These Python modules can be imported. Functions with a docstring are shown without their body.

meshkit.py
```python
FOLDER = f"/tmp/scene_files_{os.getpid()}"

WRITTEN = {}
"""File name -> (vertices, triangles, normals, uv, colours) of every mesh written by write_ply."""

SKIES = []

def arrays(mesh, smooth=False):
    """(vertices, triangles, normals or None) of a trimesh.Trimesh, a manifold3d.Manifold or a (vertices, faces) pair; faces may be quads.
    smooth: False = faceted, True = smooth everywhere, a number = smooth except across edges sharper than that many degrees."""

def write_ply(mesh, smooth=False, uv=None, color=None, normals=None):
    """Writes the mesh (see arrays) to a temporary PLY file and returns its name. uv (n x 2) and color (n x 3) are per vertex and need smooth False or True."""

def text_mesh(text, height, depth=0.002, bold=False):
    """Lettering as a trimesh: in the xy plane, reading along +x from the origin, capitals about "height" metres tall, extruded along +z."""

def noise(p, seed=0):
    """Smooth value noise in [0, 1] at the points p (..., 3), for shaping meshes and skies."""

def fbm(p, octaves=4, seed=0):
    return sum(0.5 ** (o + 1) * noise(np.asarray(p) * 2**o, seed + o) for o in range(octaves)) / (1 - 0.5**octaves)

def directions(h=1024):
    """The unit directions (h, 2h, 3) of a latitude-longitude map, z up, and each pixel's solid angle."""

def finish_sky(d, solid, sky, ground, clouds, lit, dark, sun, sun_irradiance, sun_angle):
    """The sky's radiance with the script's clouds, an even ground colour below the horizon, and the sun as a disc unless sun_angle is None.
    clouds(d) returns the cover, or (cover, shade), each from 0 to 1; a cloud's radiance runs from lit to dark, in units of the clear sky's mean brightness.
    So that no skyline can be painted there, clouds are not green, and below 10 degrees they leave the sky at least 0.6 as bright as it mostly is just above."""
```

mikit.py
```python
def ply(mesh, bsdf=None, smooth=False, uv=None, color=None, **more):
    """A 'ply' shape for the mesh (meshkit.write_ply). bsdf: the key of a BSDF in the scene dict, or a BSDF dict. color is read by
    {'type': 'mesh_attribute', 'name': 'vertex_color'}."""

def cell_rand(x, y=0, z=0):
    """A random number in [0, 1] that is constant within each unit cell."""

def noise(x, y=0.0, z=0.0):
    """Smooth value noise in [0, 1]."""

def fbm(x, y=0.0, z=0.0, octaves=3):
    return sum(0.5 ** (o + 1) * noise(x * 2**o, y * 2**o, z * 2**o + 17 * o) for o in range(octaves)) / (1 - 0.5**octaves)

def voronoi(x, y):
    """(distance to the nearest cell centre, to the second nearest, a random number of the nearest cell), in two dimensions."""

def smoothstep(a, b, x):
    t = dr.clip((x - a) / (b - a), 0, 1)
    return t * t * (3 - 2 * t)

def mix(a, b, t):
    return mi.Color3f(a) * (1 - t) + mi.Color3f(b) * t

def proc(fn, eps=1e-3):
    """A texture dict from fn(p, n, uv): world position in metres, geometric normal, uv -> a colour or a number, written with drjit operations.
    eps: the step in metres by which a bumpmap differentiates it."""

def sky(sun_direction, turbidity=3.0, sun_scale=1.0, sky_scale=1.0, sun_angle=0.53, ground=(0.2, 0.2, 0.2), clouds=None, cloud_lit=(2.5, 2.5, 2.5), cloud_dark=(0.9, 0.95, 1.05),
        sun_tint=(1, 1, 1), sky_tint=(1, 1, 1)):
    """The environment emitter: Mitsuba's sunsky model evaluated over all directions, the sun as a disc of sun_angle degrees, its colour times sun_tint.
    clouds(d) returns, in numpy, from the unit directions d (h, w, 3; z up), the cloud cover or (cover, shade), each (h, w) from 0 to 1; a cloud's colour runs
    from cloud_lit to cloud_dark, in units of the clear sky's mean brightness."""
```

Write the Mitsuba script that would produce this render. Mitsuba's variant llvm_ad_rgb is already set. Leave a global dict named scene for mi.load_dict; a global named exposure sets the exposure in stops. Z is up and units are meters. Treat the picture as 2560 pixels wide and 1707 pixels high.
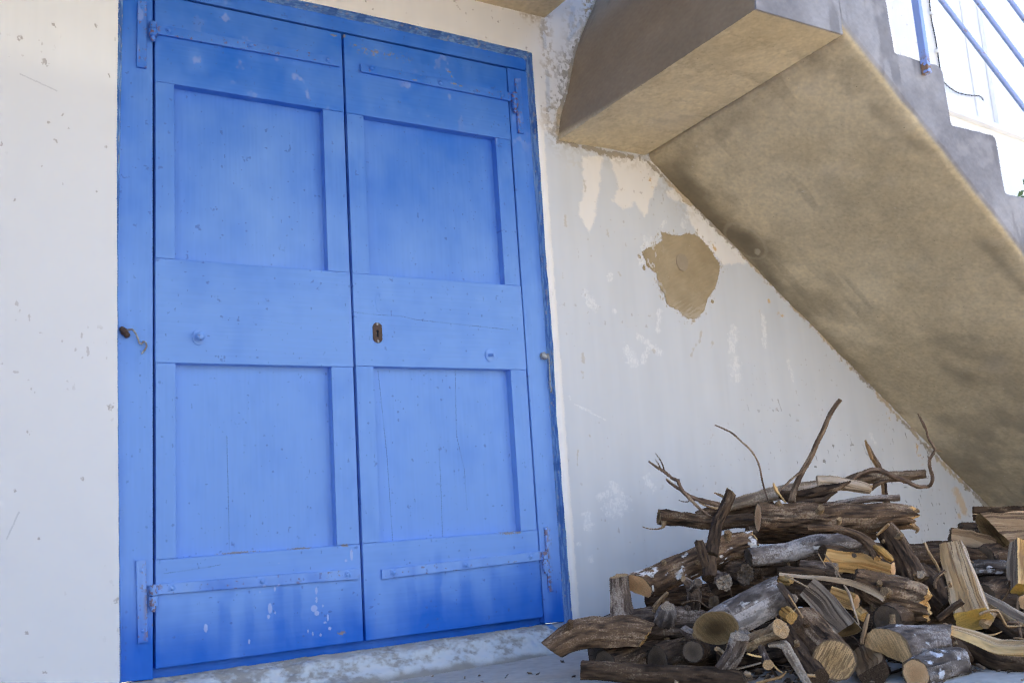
import math
import numpy as np, trimesh, drjit as dr, mitsuba as mi, mikit, meshkit
import manifold3d as m3
from shapely.geometry import Polygon, LineString
from mikit import noise, fbm, smoothstep, mix, proc, ply

T = mi.ScalarTransform4f
rng = np.random.default_rng(7)
scene, labels = {'type': 'scene'}, {}

# ------------------------------------------------------------------ camera, sky, exposure
EYE, FWD, UP = np.array([-0.575, -2.954, 0.518]), np.array([0.51712, 0.83839, 0.17231]), np.array([-0.03462, -0.18067, 0.98293])
scene['camera'] = {
    'type': 'thinlens', 'fov': 55.7145, 'fov_axis': 'x', 'near_clip': 0.02, 'far_clip': 400.0,
    'aperture_radius': 0.0035, 'focus_distance': 3.35,
    'to_world': T().look_at(origin=EYE.tolist(), target=(EYE + FWD).tolist(), up=UP.tolist())}
SUN = (0.40, 0.40, 0.82)
scene['sky'] = mikit.sky(SUN, turbidity=2.6, sky_tint=(0.92, 1.0, 1.14), sun_tint=(0.94, 1.0, 1.06), ground=(0.30, 0.26, 0.18))
exposure = 3.52

YW = -0.035          # face of the plastered wall; the door frame stands at y = 0
GZ = 0.03            # ground level

# ------------------------------------------------------------------ helpers
def numbered(key):
    if key not in scene and key not in labels and key not in USED: USED.add(key); return key
    i = 1
    while f'{key}_{i:03d}' in USED or f'{key}_{i:03d}' in scene: i += 1
    USED.add(f'{key}_{i:03d}'); return f'{key}_{i:03d}'
USED = set()

def thing(name, label, cat, group=None, kind=None):
    key = numbered(name)
    labels[key] = {k: v for k, v in dict(label=label, category=cat, group=group, kind=kind).items() if v}
    return key

def part(parent, name, mesh, bsdf, smooth=False, uv=None, label=None, kind=None):
    key = numbered(parent + '__' + name)
    scene[key] = ply(mesh, bsdf, smooth, uv)
    if label or kind: labels[key] = {k: v for k, v in dict(label=label, kind=kind).items() if v}
    return key

def structure(name, mesh, bsdf, smooth=False, label=None):
    key = numbered(name)
    scene[key] = ply(mesh, bsdf, smooth)
    labels[key] = {'kind': 'structure', **({'label': label} if label else {})}
    return key

def cat(*ms):
    ms = [m if isinstance(m, trimesh.Trimesh) else to_tri(m) for m in ms]
    return trimesh.util.concatenate(ms)

def to_tri(m):
    q = m.to_mesh()
    return trimesh.Trimesh(np.array(q.vert_properties[:, :3]), np.array(q.tri_verts), process=False)

def prism_xz(pts, y0, y1, bevel=0.0):
    """A solid with the outline pts in the x-z plane from y0 (front) back to y1. bevel (convex outlines only) eases its front edge."""
    cs = m3.CrossSection([np.array(pts, float)], m3.FillRule.EvenOdd)
    if bevel > 0:
        ring = [(np.array(cs.to_polygons()[0]), y1)]
        for a, b in ((0.0, 1.0), (0.3, 0.3), (1.0, 0.0)):
            ring.append((np.array(cs.offset(-bevel * a, m3.JoinType.Miter).to_polygons()[0]) if a else ring[0][0], y0 + bevel * b))
        q = np.vstack([np.c_[p[:, 0], np.full(len(p), y), p[:, 1]] for p, y in ring])
        return to_tri(m3.Manifold.hull_points(q))
    t = to_tri(m3.Manifold.extrude(cs, abs(y1 - y0)))
    v = np.array(t.vertices)
    t.vertices = np.stack([v[:, 0], max(y0, y1) - v[:, 2], v[:, 1]], -1)   # extrude runs from the back to the front
    return t

def quad_bar(c, y0, y1, bevel=0.0025):
    return prism_xz(c, y0, y1, bevel)

def box(x0, x1, y0, y1, z0, z1):
    return trimesh.creation.box(bounds=[[x0, y0, z0], [x1, y1, z1]])

def frame_along(path):
    path = np.asarray(path, float)
    t = np.gradient(path, axis=0)
    return t / np.linalg.norm(t, axis=1, keepdims=True)

def spline(pts, n):
    from scipy.interpolate import PchipInterpolator, CubicSpline
    pts = np.asarray(pts, float)
    if len(pts) == 2: return pts[0] + (pts[1] - pts[0]) * np.linspace(0, 1, n)[:, None]
    s = np.r_[0, np.cumsum(np.linalg.norm(np.diff(pts[:, :3], axis=0), axis=1))]
    return PchipInterpolator(s / s[-1], pts)(np.linspace(0, 1, n))

def tube(pts, r, n=8, m=24, wob=0.0, seed=0, cap=True):
    """Round tube along pts; r is one radius or one per point."""
    r = np.broadcast_to(np.asarray(r, float), (len(pts),))
    q = spline(np.c_[np.asarray(pts, float), r], m)
    p, rad = q[:, :3], q[:, 3]
    t = frame_along(p)
    ref = np.array([0.31, -0.81, 0.5])
    N = ref - t * (t @ ref)[:, None]; N /= np.linalg.norm(N, axis=1, keepdims=True)
    B = np.cross(t, N)
    a = np.linspace(0, 2 * np.pi, n, endpoint=False)
    ring = np.cos(a)[None, :, None] * N[:, None] + np.sin(a)[None, :, None] * B[:, None]
    rr = rad[:, None] * np.ones(n)
    if wob: rr = rr * (1 + wob * 2 * (meshkit.fbm(p[:, None] * 40 + ring * 1.3 + seed * 7.7, 3, seed) - 0.5))
    v = (p[:, None] + ring * rr[..., None]).reshape(-1, 3)
    i = np.arange(m - 1)[:, None] * n + np.arange(n)[None]; j = np.arange(m - 1)[:, None] * n + (np.arange(n)[None] + 1) % n
    f = np.concatenate([np.stack([i, j, j + n], -1).reshape(-1, 3), np.stack([i, j + n, i + n], -1).reshape(-1, 3)])
    if cap:
        v = np.vstack([v, p[0], p[-1]])
        k = np.arange(n)
        f = np.vstack([f, np.c_[np.full(n, m * n), (k + 1) % n, k], np.c_[np.full(n, m * n + 1), (m - 1) * n + k, (m - 1) * n + (k + 1) % n]])
    return trimesh.Trimesh(v, f, process=False)

def cyl_y(x, z, r, y0, y1, n=14):
    c = trimesh.creation.cylinder(r, abs(y1 - y0), sections=n)
    c.apply_transform(trimesh.transformations.rotation_matrix(np.pi / 2, [1, 0, 0]))
    c.apply_translation([x, (y0 + y1) / 2, z]); return c

def dome_y(x, z, r, y, h):
    s = trimesh.creation.icosphere(2, 1.0)
    s.apply_scale([r, h, r]); s.apply_translation([x, y, z]); return s

def bsdf(key, d): scene[key] = d; return key

def principled(fn, rough=0.6, spec=0.4, bump=None, bscale=1.0, eps=1e-3, **more):
    b = {'type': 'principled', 'base_color': proc(fn) if callable(fn) else {'type': 'rgb', 'value': list(fn)},
         'roughness': proc(rough) if callable(rough) else rough, 'specular': spec, **more}
    if bump is not None:
        b = {'type': 'bumpmap', 'tex': {**proc(bump, eps)}, 'scale': bscale, 'nested': b}
    return {'type': 'twosided', 'nested': b}

# ------------------------------------------------------------------ materials: masks in wall coordinates (metres)
def seg_d(x, z, a, b):
    ax, az = a; bx, bz = b
    dx, dz = bx - ax, bz - az
    t = dr.clip(((x - ax) * dx + (z - az) * dz) / (dx * dx + dz * dz + 1e-9), 0, 1)
    return dr.sqrt(dr.square(x - ax - t * dx) + dr.square(z - az - t * dz))

def poly_d(x, z, pts, closed=False):
    d = mi.Float(9.0)
    n = len(pts)
    for i in range(n if closed else n - 1): d = dr.minimum(d, seg_d(x, z, pts[i], pts[(i + 1) % n]))
    return d

def poly_sd(x, z, pts):
    """Signed distance to a closed outline, negative inside."""
    d = poly_d(x, z, pts, True)
    inside = mi.Bool(False)
    n = len(pts)
    for i in range(n):
        (ax, az), (bx, bz) = pts[i], pts[(i + 1) % n]
        if abs(bz - az) < 1e-9: continue
        c = ((mi.Float(az) > z) != (mi.Float(bz) > z)) & (x < (bx - ax) * (z - az) / (bz - az) + ax)
        inside = inside ^ c
    return dr.select(inside, -d, d)

P1 = [(1.605, 1.87), (1.703, 1.88), (1.674, 1.747), (1.641, 1.626), (1.611, 1.56), (1.566, 1.627), (1.6, 1.738)]
P2 = [(1.743, 1.9), (1.972, 1.9), (2.024, 1.877), (1.96, 1.782), (1.893, 1.656), (1.848, 1.708), (1.793, 1.672), (1.739, 1.702), (1.774, 1.759)]
P3 = [(2.02, 1.777), (2.092, 1.81), (2.176, 1.73), (2.303, 1.639), (2.39, 1.563), (2.442, 1.505), (2.29, 1.487), (2.255, 1.528), (2.191, 1.584), (2.137, 1.66), (2.131, 1.734), (2.032, 1.754)]
SOFF = [(1.905, 1.915), (2.18, 1.719), (2.812, 1.241), (3.543, 0.641), (3.95, 0.35)]
BEAM = [(1.86, 1.66 + 0.24), (1.677, 1.907), (1.496, 1.921), (1.502, 2.0), (1.545, 2.115), (1.622, 2.337), (1.742, 2.57)]
WHITE = [((1.905, 1.558), (1.86, 1.47), .02), ((1.69, 1.4), (1.69, 1.385), .014), ((1.575, 1.3), (1.60, 1.27), .022), ((1.697, 1.253), (1.70, 1.25), .008),
         ((1.926, 1.264), (1.905, 1.182), .011), ((1.809, 1.155), (1.91, 1.096), .013), ((1.746, 1.097), (1.776, 1.053), .022), ((1.85, 1.12), (1.82, 1.06), .012),
         ((2.315, 1.199), (2.30, 1.13), .024), ((2.307, 1.06), (2.31, 1.01), .026), ((2.5, 1.269), (2.49, 1.144), .012), ((2.133, 1.691), (2.10, 1.64), .014), ((1.979, 1.619), (2.0, 1.65), .008),
         ((1.631, 0.583), (1.65, 0.53), .024), ((1.66, 0.52), (1.60, 0.50), .03), ((1.59, 0.556), (1.56, 0.55), .018), ((1.498, 0.48), (1.49, 0.45), .02), ((1.792, 0.6), (1.81, 0.58), .018),
         ((1.44, 0.387), (1.455, 0.387), .006), ((1.494, 0.335), (1.5, 0.325), .009), ((1.478, 0.891), (1.55, 0.867), .003), ((1.50, 0.88), (1.612, 0.834), .003), ((1.458, 0.92), (1.459, 0.91), .006),
         ((3.1, 0.75), (3.12, 0.72), .012), ((2.62, 1.08), (2.64, 1.0), .01)]
TAN = [((1.607, 1.768), (1.607, 1.73), .007), ((1.70, 1.575), (1.703, 1.55), .007), ((1.468, 1.39), (1.469, 1.37), .004), ((1.737, 1.409), (1.742, 1.4), .006), ((2.137, 1.19), (2.125, 1.15), .006),
       ((2.1, 1.135), (2.07, 1.09), .006), ((2.196, 1.146), (2.185, 1.13), .007), ((1.534, 1.08), (1.534, 1.05), .006), ((1.528, 1.01), (1.528, .99), .006), ((1.875, 1.106), (1.877, 1.10), .007),
       ((1.477, 0.72), (1.47, 0.67), .004), ((1.536, 0.775), (1.537, 0.772), .004), ((1.5, 1.62), (1.5, 1.58), .006)]
OCHRE = [((1.934, 1.816), (1.955, 1.79), .01), ((1.9, 1.848), (1.91, 1.84), .008), ((2.238, 1.576), (2.262, 1.55), .006), ((2.606, 1.284), (2.61, 1.28), .012), ((2.546, 1.347), (2.546, 1.34), .006),
         ((2.487, 1.293), (2.487, 1.28), .005), ((3.236, 0.85), (3.25, 0.83), .008), ((3.407, 0.70), (3.434, 0.624), .012), ((1.69, 2.57), (1.71, 2.47), .02)]
PALE = [((3.66, 0.47), (3.70, 0.385), .026), ((3.655, 0.365), (3.655, 0.355), .012)]
SPECK = [(-0.288, 2.014, .012), (-0.374, 1.953, .011), (-0.307, 1.89, .014), (-0.171, 2.033, .008), (-0.256, 1.737, .007), (-0.295, 1.707, .006), (-0.242, 1.699, .005), (-0.276, 1.654, .009), (-0.134, 1.882, .009),
         (-0.413, 1.622, .013), (-0.309, 1.573, .005), (-0.255, 1.526, .006), (-0.165, 1.514, .005), (-0.14, 1.655, .006), (-0.377, 1.465, .005), (-0.122, 0.883, .012), (-0.328, 0.815, .009), (-0.358, 0.657, .006),
         (-0.192, 0.681, .009), (-0.299, 0.528, .005), (-0.104, 0.35, .011), (-0.28, 0.182, .007), (-0.323, 0.287, .007), (0.711, 2.323, .006), (0.738, 2.297, .005), (0.913, 2.278, .006), (1.075, 2.409, .012),
         (1.233, 2.406, .006), (1.258, 2.363, .006), (1.2, 2.285, .006), (1.377, 2.281, .007), (1.43, 2.05, .006), (1.44, 2.17, .006)]
GSTROKE = [((1.461, 2.417), (1.466, 2.30), .012), ((1.470, 2.20), (1.461, 2.04), .013), ((1.619, 2.5), (1.60, 2.42), .018), ((1.649, 2.45), (1.583, 2.36), .012)]

def wall_color(p, n, uv):
    x, z = p.x, p.z
    n1 = fbm(x * 9, z * 9, 3.1, 3)
    n2 = fbm(x * 55, z * 55, 1.7, 3)
    fine = noise(x * 260, z * 260, 0.3)
    wob = (n2 - 0.5) * 0.03 + (fine - 0.5) * 0.008
    strk = 0.98 + 0.04 * fbm(x * 60, z * 4.0, 6.0, 3)
    white = mi.Color3f(0.86, 0.85, 0.825) * strk * (0.97 + 0.06 * n1)
    warm = mi.Color3f(0.79, 0.75, 0.705) * strk * (0.95 + 0.08 * n1)
    grey = mi.Color3f(0.60, 0.61, 0.625) * strk * (0.95 + 0.10 * fbm(x * 14, z * 3, 8.0, 3))
    # where the grey coat was brushed on: right of the door and below the landing
    g = smoothstep(1.425, 1.435, x + wob * 0.4) * smoothstep(1.97, 1.93, z + wob * 0.5)
    for q in (P1, P2, P3):
        g = g * smoothstep(-0.006, 0.008, poly_sd(x, z, q) + wob * 0.9)
    for a, b, r in GSTROKE: g = dr.maximum(g, 0.85 * smoothstep(r, r * 0.4, seg_d(x, z, a, b) + wob * 0.5))
    upper = smoothstep(2.0, 2.25, z + 0.1 * n1) * smoothstep(-0.05, 0.35, x)
    white = mix(white, mi.Color3f(0.50, 0.51, 0.53) * strk, smoothstep(2.5, 2.7, z) * smoothstep(1.6, 1.8, x))  # upper wall painted darker to offset the strong light there
    under = mix(white, warm, dr.maximum(upper, smoothstep(1.40, 1.43, x)))
    c = mix(under, grey, g)
    w = mi.Float(0)
    rag = fbm(x * 75, z * 75, 5.0, 4)
    fine2 = fbm(x * 190, z * 130, 8.0, 2)
    for a, b, r in WHITE:
        d = seg_d(x, z, a, b) / (r * 1.35) + (rag - 0.5) * 1.7 + (n2 - 0.5) * 1.0
        w = dr.maximum(w, smoothstep(1.0, 0.35, d) * (0.35 + 0.65 * smoothstep(0.42, 0.58, fine2)))
    rim = smoothstep(0.016, 0.004, x - 1.402 + wob * 0.8) * smoothstep(0.05, 0.2, z) * smoothstep(1.95, 1.8, z)
    c = mix(c, mi.Color3f(0.78, 0.77, 0.76), dr.maximum(w * 0.62, rim))
    tn = mi.Float(0)
    for a, b, r in TAN: tn = dr.maximum(tn, smoothstep(1.3, 0.2, seg_d(x, z, a, b) / r + (rag - 0.5) * 3.2))
    c = mix(c, mi.Color3f(0.48, 0.43, 0.36), tn * 0.6)
    oc = mi.Float(0)
    for a, b, r in OCHRE: oc = dr.maximum(oc, smoothstep(0.55, 0.65, rag) * smoothstep(1.9, 0.6, seg_d(x, z, a, b) / r))
    for a, b, r in PALE:
        c = mix(c, mi.Color3f(0.62, 0.50, 0.37), smoothstep(1.3, 0.5, seg_d(x, z, a, b) / r + (rag - 0.5) * 1.4))
    cd = poly_sd(x, z, [(1.95, 1.56), (2.06, 1.588), (2.17, 1.601), (2.277, 1.48), (2.19, 1.333), (2.116, 1.244), (2.069, 1.239), (1.953, 1.336), (1.933, 1.418), (1.87, 1.478)])
    c = mix(c, mi.Color3f(0.42, 0.34, 0.23), smoothstep(0.02, 0.0, cd + (rag - 0.5) * 0.09) * smoothstep(0.42, 0.60, fine2) * 0.8)
    # ochre flecks above the door
    fl = smoothstep(0.93, 0.96, noise(x * 55, z * 75, 2.2)) * smoothstep(0.5, 0.65, n1) * smoothstep(2.2, 2.3, z) * 0.5
    c = mix(c, mi.Color3f(0.62, 0.40, 0.16), dr.maximum(oc * 0.85, fl))
    sp = mi.Float(0)
    for sx, sz, r in SPECK:
        sp = dr.maximum(sp, smoothstep(1.0, 0.6, dr.sqrt(dr.square(x - sx) + dr.square((z - sz) * 0.8)) / (r * 0.68) + (fbm(x * 150, z * 150, 4.4, 3) - 0.5) * 3.0))
    tiny = smoothstep(0.78, 0.84, fbm(x * 60, z * 45, 9.0, 3)) * smoothstep(0.5, 0.62, fbm(x * 5, z * 5, 2.0, 2))
    c = mix(c, mi.Color3f(0.36, 0.31, 0.27), dr.maximum(sp * 0.65 * smoothstep(0.25, 0.5, fine2), tiny * 0.4))
    # dark flecks under the stairs
    fk = smoothstep(0.89, 0.93, noise(x * 95 + z * 30, z * 45, 6.0)) * smoothstep(2.0, 2.6, x) * smoothstep(1.1, 0.7, z) * smoothstep(0.42, 0.6, n1)
    c = mix(c, mi.Color3f(0.14, 0.13, 0.12), fk * 0.7)
    scr = dr.minimum(poly_d(x, z, [(-0.371, 1.842), (-0.275, 1.808)]), poly_d(x, z, [(-0.348, 0.601), (-0.376, 0.532)]))
    c = mix(c, mi.Color3f(0.5, 0.5, 0.5), smoothstep(0.003, 0.001, scr + (fine - 0.5) * 0.002) * 0.5)
    # cement smeared along the joint with the stair and the landing
    ds = dr.minimum(poly_d(x, z, SOFF), poly_d(x, z, BEAM))
    cm = smoothstep(0.017, 0.004, ds + (n2 - 0.5) * 0.05 + (rag - 0.5) * 0.02)
    halo = smoothstep(0.10, 0.02, ds + (n1 - 0.5) * 0.15) * smoothstep(0.45, 0.62, rag) * smoothstep(1.35, 2.1, z)
    c = mix(c, mix(mi.Color3f(0.46, 0.34, 0.18), mi.Color3f(0.27, 0.215, 0.14), smoothstep(0.4, 0.6, n1)), dr.maximum(cm * 0.8, halo * 0.4))
    # damp grime beside the landing
    gr = smoothstep(0.09, 0.0, poly_d(x, z, [(1.505, 1.96), (1.525, 2.12), (1.56, 2.25)]) + (n2 - 0.5) * 0.10)
    c = mix(c, mi.Color3f(0.24, 0.20, 0.14), gr * smoothstep(0.35, 0.75, rag) * 0.6)
    dk = smoothstep(0.05, 0.0, poly_d(x, z, [(1.40, 2.432), (1.475, 2.425), (1.48, 2.2)]) + (n2 - 0.5) * 0.07)
    c = mix(c, mi.Color3f(0.40, 0.31, 0.20), dk * smoothstep(0.35, 0.6, rag) * 0.6)
    return c

def wall_bump(p, n, uv):
    x, z = p.x, p.z
    return fbm(x * 30, z * 22, p.y * 30, 3) * 0.0016 + noise(x * 210, z * 150, p.y * 200) * 0.00025 + fbm(x * 6, z * 6, 3.0, 2) * 0.004

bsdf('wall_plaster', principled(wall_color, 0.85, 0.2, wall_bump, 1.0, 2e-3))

# chalky blue paint; cx/cz decide where the weather has bleached it
DRIPS = [(0.20, 0.30, 0.045), (0.27, 0.26, 0.03), (0.36, 0.28, 0.035), (0.42, 0.30, 0.03), (0.80, 0.31, 0.035), (0.90, 0.33, 0.03), (1.0, 0.33, 0.045), (1.12, 0.28, 0.05)]
SPLASH = [(0.145, 0.245, 0.004, 0.009), (0.315, 0.345, .004, .004), (0.335, 0.28, .005, .013), (0.33, 0.255, .004, .006), (0.35, 0.265, .003, .005), (0.305, 0.33, .003, .004), (0.35, 0.335, .003, .007), (0.36, 0.345, .004, .003),
          (0.48, 0.32, .004, .011), (0.48, 0.29, .003, .008), (0.47, 0.265, .010, .009), (0.48, 0.25, .007, .006), (0.50, 0.27, .003, .005), (0.515, 0.235, .003, .009), (0.505, 0.22, .004, .003), (0.45, 0.20, .003, .006),
          (0.465, 0.19, .003, .008), (0.49, 0.185, .003, .004), (0.52, 0.20, .004, .004), (0.27, 0.19, .004, .008), (0.60, 0.415, .004, .012), (0.365, 0.41, .003, .003), (0.58, 0.40, .003, .003)]
CHIPS = [(0.558, 0.183, .010, .006), (0.0, 0.27, .004, .004), (0.60, 2.185, .01, .004), (0.64, 2.19, .006, .006), (0.76, 2.155, .012, .003), (0.81, 2.152, .007, .003), (0.68, 2.165, .006, .003), (1.05, 2.135, .008, .003), (1.06, 2.118, .004, .003),
         (1.18, 0.445, .03, .004), (1.22, 0.445, .012, .004), (0.25, 0.45, .05, .003), (0.44, 0.448, .03, .0025), (0.58, 0.447, .012, .004), (1.06, 2.085, .012, .003), (1.09, 2.082, .006, .003), (0.9, 2.07, .008, .002)]

def blue_paint(gx, gz, seed):
    def fn(p, n, uv):
        x, z = p.x, p.z
        big = fbm(x * 4 + seed, z * 3, p.y * 5, 3)
        mid = fbm(x * 22 + seed, z * 18, p.y * 20, 3)
        grain = fbm(x * gx, z * gz, p.y * 90 + seed, 3)
        # bleached and chalky by the sun in the middle, sound below the lower straps and under the landing
        edge = 0.24 + (big - 0.5) * 0.16 + (fbm(x * 13, z * 1.5, seed, 3) - 0.5) * 0.22
        f = smoothstep(edge - 0.12, edge + 0.17, z)
        f = f * (1 - 0.80 * smoothstep(1.05, 2.15, z + (big - 0.5) * 0.45))
        for dx, dz, w in DRIPS:
            f = f * (1 - 0.27 * smoothstep(w * 0.6, w * 0.25, dr.abs(x - dx + (mid - 0.5) * 0.02)) * smoothstep(dz + 0.12, dz - 0.04, z + (mid - .5) * .1))
        f = dr.clip(f + (grain - 0.5) * 0.06 + (mid - 0.5) * 0.24 + (fbm(x * 8 + seed, z * 5.5, 2.0, 3) - 0.5) * 0.42, 0, 1)
        c = mix(mi.Color3f(0.006, 0.128, 0.57), mi.Color3f(0.178, 0.344, 0.725), f)
        c = c * (0.975 + 0.05 * grain)
        pale = smoothstep(0.66, 0.78, mid) * smoothstep(0.5, 0.7, big) * smoothstep(1.75, 2.0, z)
        c = mix(c, mi.Color3f(0.36, 0.40, 0.66), pale * 0.35)
        dark = smoothstep(0.80, 0.87, fbm(x * 55 + seed, z * 48, 1.0, 3)) * 0.45
        nick = smoothstep(0.86, 0.91, fbm(x * 110 + seed, z * 70 + 3, 5.0, 2)) * 0.4
        c = mix(c, mi.Color3f(0.05, 0.10, 0.35), dr.maximum(dark, nick))
        d = mi.Float(0)
        for sx, sz, a, b in SPLASH: d = dr.maximum(d, smoothstep(1.15, 0.8, dr.sqrt(dr.square((x - sx) / a) + dr.square((z - sz) / b)) + (mid - 0.5) * 2.2))
        c = mix(c, mi.Color3f(0.50, 0.56, 0.78), d * 0.5)
        d = mi.Float(0)
        for sx, sz, a, b in CHIPS: d = dr.maximum(d, smoothstep(1.2, 0.7, dr.sqrt(dr.square((x - sx) / a) + dr.square((z - sz) / b)) + (noise(x * 330, z * 330, 2.0) - 0.5) * 1.2))
        d = dr.maximum(d, smoothstep(0.74, 0.80, noise(x * 210, z * 210, 7.0)) * smoothstep(0.03, 0.0, dr.abs(z - 2.155 + 0.0 * x)) * smoothstep(0.64, 0.70, x) * smoothstep(0.95, 0.8, x))
        c = mix(c, mi.Color3f(0.27, 0.22, 0.17), d * 0.8)
        cr = dr.minimum(poly_d(x, z, [(0.632, 1.203), (0.715, 1.1977), (0.81, 1.1974), (0.863, 1.188), (1.087, 1.176), (1.24, 1.168)]),
             dr.minimum(poly_d(x, z, [(0.222, 0.80), (0.2252, 0.46)]), dr.minimum(poly_d(x, z, [(0.731, 1.014), (0.750, 0.736), (0.758, 0.45)]),
             dr.minimum(poly_d(x, z, [(0.946, 0.76), (0.945, 0.6), (0.9415, 0.45)]), poly_d(x, z, [(1.025, 1.02), (1.016, 0.79), (1.04, 0.67), (1.042, 0.534)])))))
        cr = dr.minimum(cr, dr.minimum(poly_d(x, z, [(0.03, 0.408), (0.16, 0.416), (0.19, 0.42)]), poly_d(x, z, [(0.30, 1.168), (0.45, 1.150)]) + 0.0012))
        c = mix(c, mi.Color3f(0.02, 0.05, 0.20), smoothstep(0.0022, 0.0006, cr + (mid - 0.5) * 0.003) * 0.28 * (0.4 + 1.2 * smoothstep(0.35, 0.6, mid)))
        return c
    return fn

def paint_bump(gx, gz):
    def fn(p, n, uv): return fbm(p.x * gx, p.z * gz, p.y * 60, 3) * 0.0009 + fbm(p.x * 15, p.z * 15, p.y * 15, 2) * 0.0012
    return fn
bsdf('blue_upright', principled(blue_paint(160, 9, 1.0), 0.58, 0.35, paint_bump(190, 10), 1.0, 1.5e-3))
bsdf('blue_level', principled(blue_paint(9, 160, 4.0), 0.58, 0.35, paint_bump(10, 190), 1.0, 1.5e-3))

def iron_color(p, n, uv):
    c = blue_iron(p, n, uv)
    r = smoothstep(0.70, 0.80, fbm(p.x * 95, p.z * 95, p.y * 95, 3)) * 0.5
    kn = smoothstep(0.030, 0.010, dr.minimum(dr.abs(p.x + 0.003), dr.abs(p.x - 1.318))) * smoothstep(0.48, 0.62, fbm(p.x * 120, p.z * 120, p.y * 120, 2))
    return mix(c, mi.Color3f(0.20, 0.095, 0.06), dr.maximum(r, kn * 0.75))
blue_iron = blue_paint(60, 60, 8.0)
bsdf('blue_iron', principled(iron_color, 0.45, 0.5, lambda p, n, uv: fbm(p.x * 120, p.z * 120, p.y * 120, 2) * 0.0008, 1.0, 1e-3))

def reveal_color(p, n, uv):
    k = fbm(p.x * 60, p.z * 25, p.y * 120, 3)
    c = mix(mi.Color3f(0.09, 0.20, 0.47), mi.Color3f(0.22, 0.37, 0.58), smoothstep(0.35, 0.65, k))
    c = mix(c, mi.Color3f(0.04, 0.12, 0.34), smoothstep(0.55, 0.72, fbm(p.x * 30, p.z * 12, 3.0, 3)) * 0.7)
    return mix(c, mi.Color3f(0.5, 0.42, 0.34), smoothstep(0.74, 0.80, noise(p.x * 90, p.z * 90, p.y * 90)) * 0.5)
bsdf('blue_reveal', principled(reveal_color, 0.6, 0.3, lambda p, n, uv: fbm(p.x * 70, p.z * 30, p.y * 70, 3) * 0.004, 1.0, 1.5e-3))
bsdf('gap_shade', principled((0.012, 0.014, 0.02), 0.8, 0.2))  # near black painted in for the shade inside gaps and keyhole
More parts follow.
